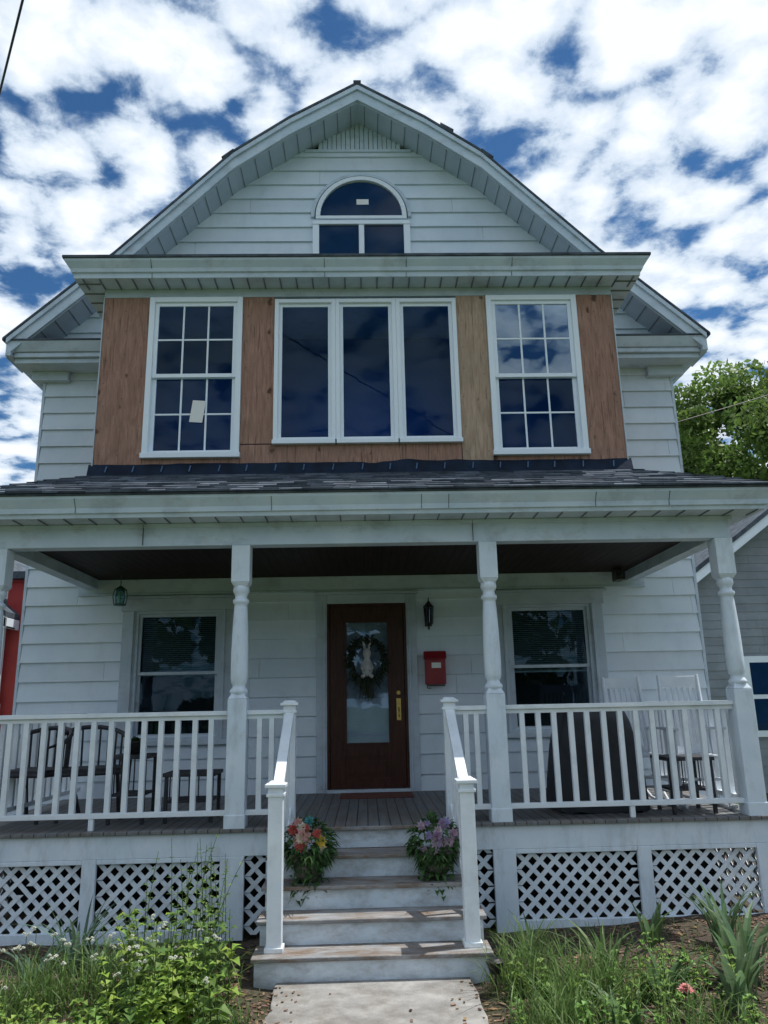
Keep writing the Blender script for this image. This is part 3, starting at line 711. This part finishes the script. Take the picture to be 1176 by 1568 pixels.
basket(-.44,-2.80,.483,[(.80,.62,.10),(.75,.5,.06),(.62,.14,.12),(.75,.45,.42),(.08,.33,.36),(.8,.75,.6)],3)
basket(.50,-2.78,.483,[(.52,.36,.54),(.66,.50,.64),(.45,.40,.66),(.72,.60,.68)],4)

# ---------------------------------------------------------------- porch furniture
def rocking_chair(x,y,rz):
    E=empty('rocking_chair',(x,y,FZ),rz,(.74,.8,1)); s=M()
    for sx in(-1,1):
        X=sx*.27
        s.tube([(X,-.42,.05),(X,-.2,.015),(X,.1,.01),(X,.35,.03),(X,.5,.08)],.018)
        s.tube([(X,-.22,.02),(X,-.23,.66)],.022); s.tube([(X,.2,.02),(X*.95,.22,.42),(X*.88,.36,1.14)],.021)
        s.beam((X,-.30,.67),(X,.27,.66),.07,.022)
    for i in range(7): xx=-.21+.07*i; s.beam((xx,.24,.46),(xx,.36,1.04),.042,.014,(0,1,0))
    s.beam((-.25,.365,1.08),(.25,.365,1.08),.03,.10); s.beam((-.25,.25,.47),(.25,.25,.47),.025,.06)
    for i in range(8): yy=-.22+.062*i; s.beam((-.25,yy,.43),(.25,yy,.43),.05,.018)
    s.beam((-.25,-.22,.25),(.25,-.22,.25),.025,.025); s.beam((-.25,.2,.22),(.25,.2,.22),.025,.025)
    s.build('chair_frame',m_chairwhite,E,.004)
rocking_chair(2.50,-1.62,.06); rocking_chair(2.90,-1.90,-.12)
def patio_chair(x,y,rz):
    E=empty('patio_chair',(x,y,FZ),rz); s=M()
    arc=[(.3*math.cos(t),.28*math.sin(t)) for t in [math.pi*i/12 for i in range(13)]]
    s.tube([(a,b-.02,.66+.12*math.sin(math.pi*i/12)) for i,(a,b) in enumerate(arc)],.02)
    s.tube([(a*.95,b*.95-.02,.40) for a,b in arc]+[(-.27,-.24,.40),(.27,-.24,.40),(.285,0,.40)],.018)
    for i,(a,b) in enumerate(arc): s.tube([(a*.95,b*.95-.02,.40),(a,b-.02,.66+.12*math.sin(math.pi*i/12))],.010,6)
    s.tube([(.3,-.02,.66),(.3,-.25,.62),(.27,-.26,.02)],.018); s.tube([(-.3,-.02,.66),(-.3,-.25,.62),(-.27,-.26,.02)],.018)
    s.tube([(.24,.18,.4),(.28,.28,.02)],.018); s.tube([(-.24,.18,.4),(-.28,.28,.02)],.018)
    s.box(-.26,.26,-.24,.2,.385,.44)
    s.build('chair_frame',m_chairdark,E)
patio_chair(-2.45,-1.7,.4); patio_chair(-2.93,-1.75,-.3)
E=empty('covered_grill',(2.02,-1.85,FZ)); s=M(); seg=40; vs=[];fs=[]
lev=[(.01,.40,.29),(.25,.385,.275),(.55,.35,.26),(.74,.31,.25),(.82,.28,.23),(.87,.22,.17),(.89,.12,.08)]
for z,a,b in lev:
    for i in range(seg):
        t=2*math.pi*i/seg; c,sn=math.cos(t),math.sin(t); k=1+.07*(1-z)*math.sin(t*9+z*2)+.04*(1-z)*math.sin(t*5)
        vs.append((a*k*math.copysign(abs(c)**.5,c),b*k*math.copysign(abs(sn)**.5,sn),z+.012*math.sin(t*9)*(z<.1)))
for k in range(len(lev)-1):
    for i in range(seg): j=(i+1)%seg; fs.append((k*seg+i,k*seg+j,(k+1)*seg+j,(k+1)*seg+i))
fs.append(tuple(range((len(lev)-1)*seg,len(lev)*seg))); s.add(vs,fs); s.build('grill_cover',m_cover,E,0,True)
def side_table(x,y,w,h):
    E=empty('side_table',(x,y,FZ)); s=M()
    s.box(-w,w,-.2,.2,h-.03,h); s.box(-w+.03,w-.03,-.17,.17,h*.4,h*.4+.02)
    for a in(-w+.03,w-.03):
        for b in(-.17,.17): s.box(a-.015,a+.015,b-.015,b+.015,0,h-.03)
    for i in range(5): s.box(-w+.06+i*(2*w-.12)/4-.006,-w+.06+i*(2*w-.12)/4+.006,-.172,-.165,h*.4,h-.03)
    s.build('table_frame',m_chairdark,E,.004)
side_table(-2.02,-1.9,.17,.55); side_table(-1.5,-1.9,.22,.4); side_table(2.7,-2.1,.2,.45)
E=empty('planter_pot',(-2.02,-1.9,FZ+.55)); s=M(); s.lathe(0,0,[(.05,0),(.075,.1),(.08,.11),(.07,.11)],16); s.build('pot',m_black,E,0,True)
s=M()
for i in range(60): leaf(s,(U(-.04,.04),U(-.04,.04),.1),(U(-1,1),U(-1,1),U(.2,1)),(0,0,1),U(.06,.12),.03,vary((.04,.09,.03)))
s.build('pot_leaves',m_leaf,E,recalc=False)

# ---------------------------------------------------------------- ground
random.seed(11)
def gh(x,y):
    h=.03*noise.noise(Vector((x*1.3,y*1.3,0)))+.012*noise.noise(Vector((x*6,y*6,3)))+.004*noise.noise(Vector((x*25,y*25,3)))
    if x>1: h+=.09*min(1,(x-1)/1.5)*min(1,max(0,(y+5.5)/2.0))
    e=max(0,1-abs(x-.03)/.95)
    if y<-3.2 : h=h*(1-min(1,e*3))-.03*min(1,e*3)
    if y>-2.4: h=min(h,.0)
    return h
xs=[-600,-200,-80,-30,-14,-8]+[ -5+.08*i for i in range(126)]+[8,14,30,80,200,600]
ys=[-600,-200,-80,-30,-14,-9]+[-7+.08*i for i in range(63)]+[0,4,9,14,30,80,200,600]
vs=[(x,y,gh(x,y) if abs(x)<6 and -8<y<0 else -.01) for y in ys for x in xs]
nx=len(xs); fs=[(j*nx+i,j*nx+i+1,(j+1)*nx+i+1,(j+1)*nx+i) for j in range(len(ys)-1) for i in range(nx-1)]
m,nt,out=new_mat('garden_soil_and_grass'); L=nt.links
b=N(nt,'ShaderNodeBsdfPrincipled'); b.inputs['Roughness'].default_value=.95; b.inputs['Specular IOR Level'].default_value=.2
v=mapping(nt); f1,r1=noise_fac(nt,v,38,detail=8,rough=.75,lo=.35,hi=.65); f2,_=noise_fac(nt,v,2.3,detail=6,lo=.48,hi=.62)
soil=mixc(nt,f1,(.045,.034,.027),(.15,.12,.095)); grass=mixc(nt,f1,(.03,.055,.012),(.09,.14,.035))
sp=N(nt,'ShaderNodeSeparateXYZ'); L.new(v,sp.inputs[0])
fy=N(nt,'ShaderNodeMapRange'); fy.inputs['From Min'].default_value=-5.6; fy.inputs['From Max'].default_value=-7.0; L.new(sp.outputs[1],fy.inputs['Value'])
mx=N(nt,'ShaderNodeMath',operation='MAXIMUM'); L.new(fy.outputs[0],mx.inputs[0]); L.new(mul(nt,f2,.35),mx.inputs[1])
fy2=N(nt,'ShaderNodeMapRange'); fy2.inputs['From Min'].default_value=.5; fy2.inputs['From Max'].default_value=2; L.new(sp.outputs[1],fy2.inputs['Value'])
mx2=N(nt,'ShaderNodeMath',operation='MAXIMUM'); L.new(mx.outputs[0],mx2.inputs[0]); L.new(fy2.outputs[0],mx2.inputs[1])
L.new(mixc(nt,mx2.outputs[0],soil,grass),b.inputs['Base Color'])
bp=N(nt,'ShaderNodeBump'); bp.inputs['Strength'].default_value=.9; bp.inputs['Distance'].default_value=.03; L.new(r1,bp.inputs['Height']); L.new(bp.outputs[0],b.inputs['Normal']); L.new(b.outputs[0],out.inputs[0])
s=M(); s.add(vs,fs); s.build('ground',m,recalc=False,smooth=True)

s=M(); yy=-3.40
while yy>-14:
    y2=yy-1.35
    n=14; L_=[];Rr=[]
    for i in range(n+1):
        t=yy+(y2+.012-yy)*i/n; L_.append((-.60+.03*noise.noise(Vector((t*3,1,0)))+.015*noise.noise(Vector((t*14,1,0))),t)); Rr.append((.66+.03*noise.noise(Vector((t*3,5,0)))+.015*noise.noise(Vector((t*14,7,0))),t))
    pts=L_+Rr[::-1]; k=len(pts)
    s.add([(x,y,-.08) for x,y in pts]+[(x,y,.012) for x,y in pts],[tuple(range(k-1,-1,-1)),tuple(range(k,2*k))]+[(i,(i+1)%k,k+(i+1)%k,k+i) for i in range(k)])
    yy=y2
s.build('concrete_path',m_concrete,None,.008)

s=M()
for i in range(8500):
    x=U(-3.6,3.8); y=U(-5.4,-2.5)
    if -.57<x<.63 and y<-3.3 and R()<(.97 if abs(x-.03)<.45 else .72): continue
    if -.8<x<.85 and y>-3.5: continue
    z=gh(x,y)+.004 if not(-.6<x<.66) else .016
    a=U(0,6.28); l=U(.008,.03); w=U(.003,.009); c=math.cos(a);sn=math.sin(a); k=U(-.3,.5)
    if -.6<x<.66: l*=.5
    v=U(.5,2.8); col=(v,v*U(.8,1),v*U(.65,1))
    p=[(x+c*l-sn*w,y+sn*l+c*w,z+k*l),(x+c*l+sn*w,y+sn*l-c*w,z+k*l),(x-c*l+sn*w,y-sn*l-c*w,z),(x-c*l-sn*w,y-sn*l+c*w,z)]
    s.hexa([(q[0],q[1],q[2]) for q in p]+[(q[0],q[1],q[2]+.004) for q in p],col)
s.build('mulch_chips',m_chip)

# planting
g=M()
GC=(.13,.22,.06)
def inpath(x,y): return -.66<x<.72
for i in range(5200):
    side=random.choice((-1,1))
    x=(U(-3.0,-.62) if side<0 else U(.68,3.2)); y=U(-5.2,-2.6)
    d=noise.noise(Vector((x*1.3,y*1.3,9)))
    if d<.02 and R()<.95: continue
    if y>-3.3 and R()<.75: continue
    blade(g,(x,y,gh(x,y)-.01),U(.05,.2),U(.004,.009),U(0,6.28),U(.2,.9),vary(GC,.4),3)
for cx,cy,n,hh,rr in((.98,-3.62,260,.42,.2),(1.3,-4.0,300,.42,.28),(1.0,-4.35,300,.34,.22),(-.82,-4.1,110,.2,.12),(1.75,-4.5,260,.28,.3),(-1.45,-3.7,320,.46,.25),(-1.9,-3.7,240,.38,.25),(-2.2,-3.9,260,.36,.25),(-1.1,-3.7,160,.42,.2)):
    for i in range(n):
        x=random.gauss(cx,rr*.6);y=random.gauss(cy,rr*.6)
        if inpath(x,y) : continue
        blade(g,(x,y,gh(x,y)-.01),U(.4,1.1)*hh,U(.005,.012),U(0,6.28),U(.15,.9),vary(GC,.4),4)
g.build('tall_grass',m_leaf,recalc=False)
def clump(name,cx,cy,n,h,w,col,rr=.08,lean=(.2,.9)):
    m=M()
    for i in range(n):
        a=U(0,6.28); r_=U(0,rr); blade(m,(cx+r_*math.cos(a),cy+r_*math.sin(a),gh(cx,cy)-.01),h*U(.6,1.1),w*U(.7,1.2),a+U(-.5,.5),U(*lean),vary(col,.3),6)
    m.build(name,m_leaf,recalc=False)
BG=(.13,.22,.15)
clump('daylily_plant',-1.98,-3.15,28,.54,.036,BG,.09)
clump('daylily_plant',-2.15,-3.4,26,.48,.034,BG,.09)
clump('daylily_plant',-1.75,-3.35,24,.42,.031,(.13,.21,.11),.08)
clump('iris_plant',1.1,-3.2,16,.40,.026,(.14,.23,.08),.07,(.1,.5))
clump('iris_plant',1.5,-3.55,24,.40,.034,(.13,.22,.08),.12,(.2,.8))
clump('iris_plant',1.72,-3.95,20,.32,.037,(.13,.22,.09),.12,(.2,.9))
clump('iris_plant',2.45,-3.15,26,.52,.034,(.11,.19,.09),.1,(.2,.7))
clump('tulip_plant',2.05,-4.2,18,.44,.058,(.15,.25,.12),.1,(.15,.7))
clump('tulip_plant',2.28,-3.8,20,.52,.058,(.14,.23,.12),.12,(.15,.7))
clump('tulip_plant',1.95,-3.1,12,.34,.034,(.12,.20,.08),.08,(.15,.7))
clump('tulip_plant',1.35,-4.35,14,.28,.048,(.16,.27,.10),.12,(.3,.9))
w=M()
LG=(.30,.44,.08)
for i in range(52):
    x=random.gauss(-1.10,.19); y=U(-4.5,-3.55)
    if x>-.82: continue
    weed(w,(x,y,gh(x,y)),U(.15,.62),LG if R()<.65 else (.14,.24,.06),U(.05,.095),U(.08,.15),U(0,.3),random.randint(5,9))
for i in range(22):
    weed(w,(U(-1.6,-.85),U(-3.8,-3.1),0),U(.45,.9),(.16,.27,.075),.03,.06,U(0,.35),12)
for i in range(60):
    x=U(-2.5,-1.35); y=U(-4.7,-4.1)
    weed(w,(x,y,gh(x,y)),U(.10,.32),vary((.24,.38,.08),.35),U(.05,.08),U(.07,.10),U(0,.35),6)
w.build('leafy_garden_weeds',m_leaf,recalc=False)
w=M()
for i in range(50):
    x=U(.8,2.4); y=U(-4.7,-3.6)
    weed(w,(x,y,gh(x,y)),U(.08,.32),vary((.19,.33,.07),.3),U(.04,.06),.075,U(0,.3),6)
w.build('low_garden_plants',m_leaf,recalc=False)
w=M()
for i in range(44):
    x=U(-2.1,-.85);y=U(-4.4,-3.6);z=gh(x,y)+U(.28,.5); 
    for j in range(3): flower(w,(x+U(-.02,.02),y+U(-.02,.02),z+U(-.01,.02)),.016,(.75,.78,.68),6)
    w.tube([(x,y,0),(x,y,z)],.002,4,(.1,.16,.04))
w.build('small_white_blossoms',m_petal,recalc=False)
w=M(); w.tube([(1.93,-3.0,0),(1.95,-3.02,.2)],.003,5,(.1,.16,.04)); flower(w,(1.95,-3.02,.2),.032,(.85,.6,.03),10); w.build('dandelion_flower',m_petal,recalc=False)
w=M(); w.tube([(1.72,-4.25,0),(1.73,-4.27,.17)],.004,5,(.1,.16,.04)); flower(w,(1.73,-4.27,.17),.055,(.85,.34,.36),10); flower(w,(1.73,-4.28,.19),.035,(.9,.5,.46),8); w.build('pink_flower',m_petal,recalc=False)
E=empty('path_light',(.78,-3.65,0)); s=M(); s.tube([(0,0,0),(.0,0,.12)],.008); s.lathe(0,0,[(.03,.10),(.045,.13),(.06,.17),(.03,.185)],14); s.build('lamp_head',m_black,E)

# ---------------------------------------------------------------- trees
def crown_mesh(name,E,cx,cy,cr,cz,rz,n,seed,col,ls,clumps):
    rng=np.random.default_rng(seed)
    v=rng.normal(size=(clumps,3)); v/=np.linalg.norm(v,axis=1)[:,None]; rr=rng.uniform(.35,1,clumps)**.6
    CC=np.stack([cx+v[:,0]*cr*rr,cy+v[:,1]*cr*rr,cz+v[:,2]*rz*rr],1); RR=rng.uniform(.5,1.15,clumps)*cr*.28; BB=rng.uniform(.5,1.4,clumps)
    w=rng.integers(0,clumps,n); C=CC[w]; Rd=RR[w]; B=BB[w]
    d=rng.normal(size=(n,3)); d/=np.linalg.norm(d,axis=1)[:,None]; rad=rng.uniform(.3,1,n)**.5
    P=C+d*(Rd*rad)[:,None]*np.array([1,1,.75])
    a=rng.normal(size=(n,3)); a/=np.linalg.norm(a,axis=1)[:,None]; b=np.cross(a,rng.normal(size=(n,3))); b/=np.linalg.norm(b,axis=1)[:,None]
    sz=rng.uniform(.5,1.1,n)*ls/2
    V=np.stack([P-a*sz[:,None],P+b*sz[:,None]*.55,P+a*sz[:,None],P-b*sz[:,None]*.55],1).reshape(-1,3)
    br=B*rng.uniform(.75,1.25,n)
    col_=np.stack([col[0]*br,col[1]*br,col[2]*br],1).repeat(4,0)
    me=bpy.data.meshes.new(name); me.from_pydata(V.tolist(),[],np.arange(4*n).reshape(-1,4).tolist())
    ca=me.color_attributes.new('Col','FLOAT_COLOR','POINT'); arr=np.ones((4*n,4),dtype=np.float32); arr[:,:3]=col_; ca.data.foreach_set('color',arr.ravel())
    me.materials.append(m_leaf); o=bpy.data.objects.new(name,me); scene.collection.objects.link(o); o.parent=E
def tree(name,x,y,h,cr,cz,rz,n=26000,seed=1,col=(.10,.17,.04),ls=.22,clumps=80):
    random.seed(seed)
    E=empty(name,(x,y,0)); s=M()
    s.tube([(0,0,-.1),(.1,0,h*.2),(0,.1,h*.45),(.1,0,h*.8)],[.32,.26,.2,.06],10)
    for i in range(9):
        a=U(0,6.28); z0=h*U(.25,.6); s.tube([(0,0,z0),(math.cos(a)*cr*.4,math.sin(a)*cr*.4,z0+h*.1),(math.cos(a)*cr*.8,math.sin(a)*cr*.8,z0+h*U(.12,.25))],[.12,.07,.02],6)
    s.build('trunk',m_bark,E,0,True)
    crown_mesh('crown',E,0,0,cr,cz,rz,n,seed,col,ls,clumps)
tree('maple_tree',12.7,15.0,11.5,3.8,8.5,4.0,64000,3,(.15,.24,.055),.24,130)
tree('maple_tree',16.5,17.0,10,4,6.3,4.2,24000,5,col=(.12,.20,.045),ls=.32)
tree('maple_tree',12.8,19.0,9,4.2,6.0,4.6,42000,8,col=(.11,.19,.045),ls=.30)
E=empty('reflection_trees')  # unseen row behind the camera, added to darken window reflections
for i in range(9):
    crown_mesh('reflection_tree_mass',E,-36+9*i+U(-1,1),-42+U(-3,3),5.5,5.2,5.0,2600,40+i,(.06,.10,.025),1.1,30)

# ---------------------------------------------------------------- neighbours
def neighbor(name,x0,x1,y0,y1,eave,peakz,sidmat,over=.35):
    E=empty(name); s=M(); cx=(x0+x1)/2; hw=(x1-x0)/2
    def wf(z): return hw if z<eave else max(.02,hw*(peakz-z)/(peakz-eave))
    siding(s,y0,0,peakz-.05,.16,wf,[],cx=cx,lip=.015)
    for sx in(-1,1):
        z=0
        while z<eave:
            X=cx+sx*hw; a,b=sorted((X,X+sx*.015)); s.box(a,b,y0,y1,z,z+.15); z+=.16
    s.build('siding',sidmat,E)
    s=M(); s.box(x0+.02,x1-.02,y0+.02,y1,0,eave); s.prism_y([(x0,eave),(x1,eave),(cx,peakz)],y0+.02,y1); s.build('wall_core',sidmat,E)
    sl=(peakz-eave)/hw
    t=M(); r=M()
    for sx in(-1,1):
        pts=[(cx,peakz+.12),(cx+sx*(hw+over),eave-over*sl+.12)]
        for m_,o0,o1,ya,yb in((r,.10,.0,y0-.45,y1+.2),(t,-.002,-.20,y0-.42,y0-.38),(t,-.16,-.2,y0-.38,y0)):
            (xa,za),(xb,zb)=pts
            m_.hexa([(xa,ya,za+o1),(xb,ya,zb+o1),(xb,yb,zb+o1),(xa,yb,za+o1),(xa,ya,za+o0),(xb,ya,zb+o0),(xb,yb,zb+o0),(xa,yb,za+o0)])
        X=cx+sx*(hw+over); a,b=sorted((X,X-sx*.04)); t.box(a,b,y0-.42,y1,eave-over*sl-.08,eave-over*sl+.11)
        X=cx+sx*hw; a,b=sorted((X-.06,X+.06)); t.box(a,b,y0-.03,y0+.05,0,eave)
    r.build('roof',m_shingle,E); 
    gm=M()
    for wx in(cx-hw*.55,cx+hw*.3):
        for z0 in(1.0,):
            t.box(wx-.55,wx+.55,y0-.045,y0-.016,z0,z0+1.5); gm.box(wx-.42,wx+.42,y0-.05,y0-.044,z0+.12,z0+.7); gm.box(wx-.42,wx+.42,y0-.05,y0-.044,z0+.78,z0+1.38)
    t.build('trim',m_vinyl,E,.004); gm.build('window_panes',m_gl2,E)
neighbor('grey_house',6.45,12.5,6.0,15,4.0,6.2,m_greysiding)
neighbor('white_house',-12.5,-6.93,6.0,15,3.55,5.8,m_whitesiding,.25)
s=M(); s.box(-6.95,-6.25,6.15,14,0,4.2); s.box(-6.97,-6.23,6.13,14,4.2,4.26); E=empty('red_shed'); s.build('wall',m_redwall,E,.01)
s=M(); s.hexa([(-7.0,6.0,4.262),(-6.15,6.0,4.262),(-6.15,14,4.262),(-7.0,14,4.262),(-6.9,6.0,4.4),(-6.3,6.0,4.4),(-6.3,14,4.4),(-6.9,14,4.4)]); s.build('roof',m_shingle,E)

s=M(); pts=[]
for i in range(25):
    q=-8+i; pts.append((-2.86-.71*q,5.4+1.1*q-8.96,6+1.725-.10*math.sin(math.pi*i/24)))
s.tube(pts,.011,8); s.build('power_cable',m_black)
s=M(); s.tube([(4.2+i*.5,5.04,6.43+.16*i-.15*math.sin(math.pi*i/20)) for i in range(21)],.009,6); s.build('utility_wire',m_black)

# ---------------------------------------------------------------- camera
cam=bpy.data.cameras.new('camera'); co=bpy.data.objects.new('camera',cam); scene.collection.objects.link(co)
cam.sensor_fit='VERTICAL'; cam.sensor_height=36; cam.lens=27.05; cam.clip_end=3000
co.location=(0,-8.96,1.725)
rot=Matrix.Rotation(math.radians(-1.6),4,'Z')@Matrix.Rotation(math.radians(90+14.1),4,'X')@Matrix.Rotation(math.radians(-1.2),4,'Z')
co.rotation_euler=rot.to_euler(); scene.camera=co

# ---------------------------------------------------------------- light
sd=Vector((.36,.08,.92)).normalized()
el=math.asin(sd.z); az=math.atan2(sd.x,sd.y)
sun=bpy.data.lights.new('sun','SUN'); sun.energy=4.9; sun.angle=math.radians(.5); sun.color=(1,.96,.9)
so_=bpy.data.objects.new('sun',sun); scene.collection.objects.link(so_); so_.rotation_euler=sd.to_track_quat('Z','Y').to_euler()
W=bpy.data.worlds.new('World'); scene.world=W; W.use_nodes=True; nt=W.node_tree; nt.nodes.clear(); L=nt.links
out=N(nt,'ShaderNodeOutputWorld'); bg=N(nt,'ShaderNodeBackground'); bg.inputs[1].default_value=.14
sky=N(nt,'ShaderNodeTexSky',sky_type='NISHITA'); sky.sun_disc=False; sky.sun_elevation=el; sky.sun_rotation=az; sky.altitude=100; sky.ozone_density=2.5; sky.air_density=1.0; sky.dust_density=.4
tc=N(nt,'ShaderNodeTexCoord'); sp=N(nt,'ShaderNodeSeparateXYZ'); L.new(tc.outputs['Generated'],sp.inputs[0])
za=N(nt,'ShaderNodeMath',operation='MAXIMUM'); L.new(sp.outputs[2],za.inputs[0]); za.inputs[1].default_value=.02
zb=N(nt,'ShaderNodeMath',operation='ADD'); L.new(za.outputs[0],zb.inputs[0]); zb.inputs[1].default_value=.12
dx_=N(nt,'ShaderNodeMath',operation='DIVIDE'); L.new(sp.outputs[0],dx_.inputs[0]); L.new(zb.outputs[0],dx_.inputs[1])
dy_=N(nt,'ShaderNodeMath',operation='DIVIDE'); L.new(sp.outputs[1],dy_.inputs[0]); L.new(zb.outputs[0],dy_.inputs[1])
cb=N(nt,'ShaderNodeCombineXYZ'); L.new(dx_.outputs[0],cb.inputs[0]); L.new(dy_.outputs[0],cb.inputs[1]); cb.inputs[2].default_value=.0
vec=cb.outputs[0]
def nz(scale,det,rough,dist,off):
    a=N(nt,'ShaderNodeVectorMath',operation='ADD'); L.new(vec,a.inputs[0]); a.inputs[1].default_value=(off,off*.7,off*.3)
    n=N(nt,'ShaderNodeTexNoise'); n.inputs['Scale'].default_value=scale; n.inputs['Detail'].default_value=det; n.inputs['Roughness'].default_value=rough; n.inputs['Distortion'].default_value=dist; L.new(a.outputs[0],n.inputs['Vector']); return n.outputs['Fac']
def addm(a,b):
    m_=N(nt,'ShaderNodeMath',operation='ADD'); L.new(a,m_.inputs[0]); L.new(b,m_.inputs[1]); return m_.outputs[0]
wv=N(nt,'ShaderNodeTexNoise'); wv.inputs['Scale'].default_value=5; wv.inputs['Detail'].default_value=5; L.new(vec,wv.inputs['Vector'])
ws=N(nt,'ShaderNodeVectorMath',operation='SCALE'); L.new(wv.outputs['Color'],ws.inputs[0]); ws.inputs['Scale'].default_value=.26
wa=N(nt,'ShaderNodeVectorMath',operation='ADD'); L.new(vec,wa.inputs[0]); L.new(ws.outputs[0],wa.inputs[1])
vo=N(nt,'ShaderNodeTexVoronoi',feature='SMOOTH_F1',voronoi_dimensions='2D'); vo.inputs['Scale'].default_value=9.5; vo.inputs['Smoothness'].default_value=.5; L.new(wa.outputs[0],vo.inputs['Vector'])
cell=N(nt,'ShaderNodeMapRange'); cell.inputs['From Min'].default_value=.0; cell.inputs['From Max'].default_value=.75; cell.inputs['To Min'].default_value=.34; cell.inputs['To Max'].default_value=.0; L.new(vo.outputs['Distance'],cell.inputs['Value'])
ad=addm(addm(addm(mul(nt,nz(1.3,2,.5,0,3.1),.50),mul(nt,nz(4.0,3,.5,.3,1.7),.42)),mul(nt,nz(13,7,.62,.2,5.3),.52)),cell.outputs[0])
cov=N(nt,'ShaderNodeMapRange',interpolation_type='SMOOTHSTEP'); cov.inputs['From Min'].default_value=.715; cov.inputs['From Max'].default_value=.885; L.new(ad,cov.inputs['Value'])
shd=N(nt,'ShaderNodeMapRange'); shd.inputs['From Min'].default_value=.74; shd.inputs['From Max'].default_value=1.02; L.new(ad,shd.inputs['Value'])
cl=mixc(nt,shd.outputs[0],(3.1,4.2,5.5),(7.1,7.5,8.1))
tint=mixc(nt,1.0,sky.outputs[0],(.28,.50,.66),'MULTIPLY')
fin=mixc(nt,cov.outputs[0],tint,cl)
L.new(fin,bg.inputs[0]); L.new(bg.outputs[0],out.inputs[0])
scene.view_settings.view_transform='Standard'; scene.view_settings.look='None'; scene.view_settings.exposure=0
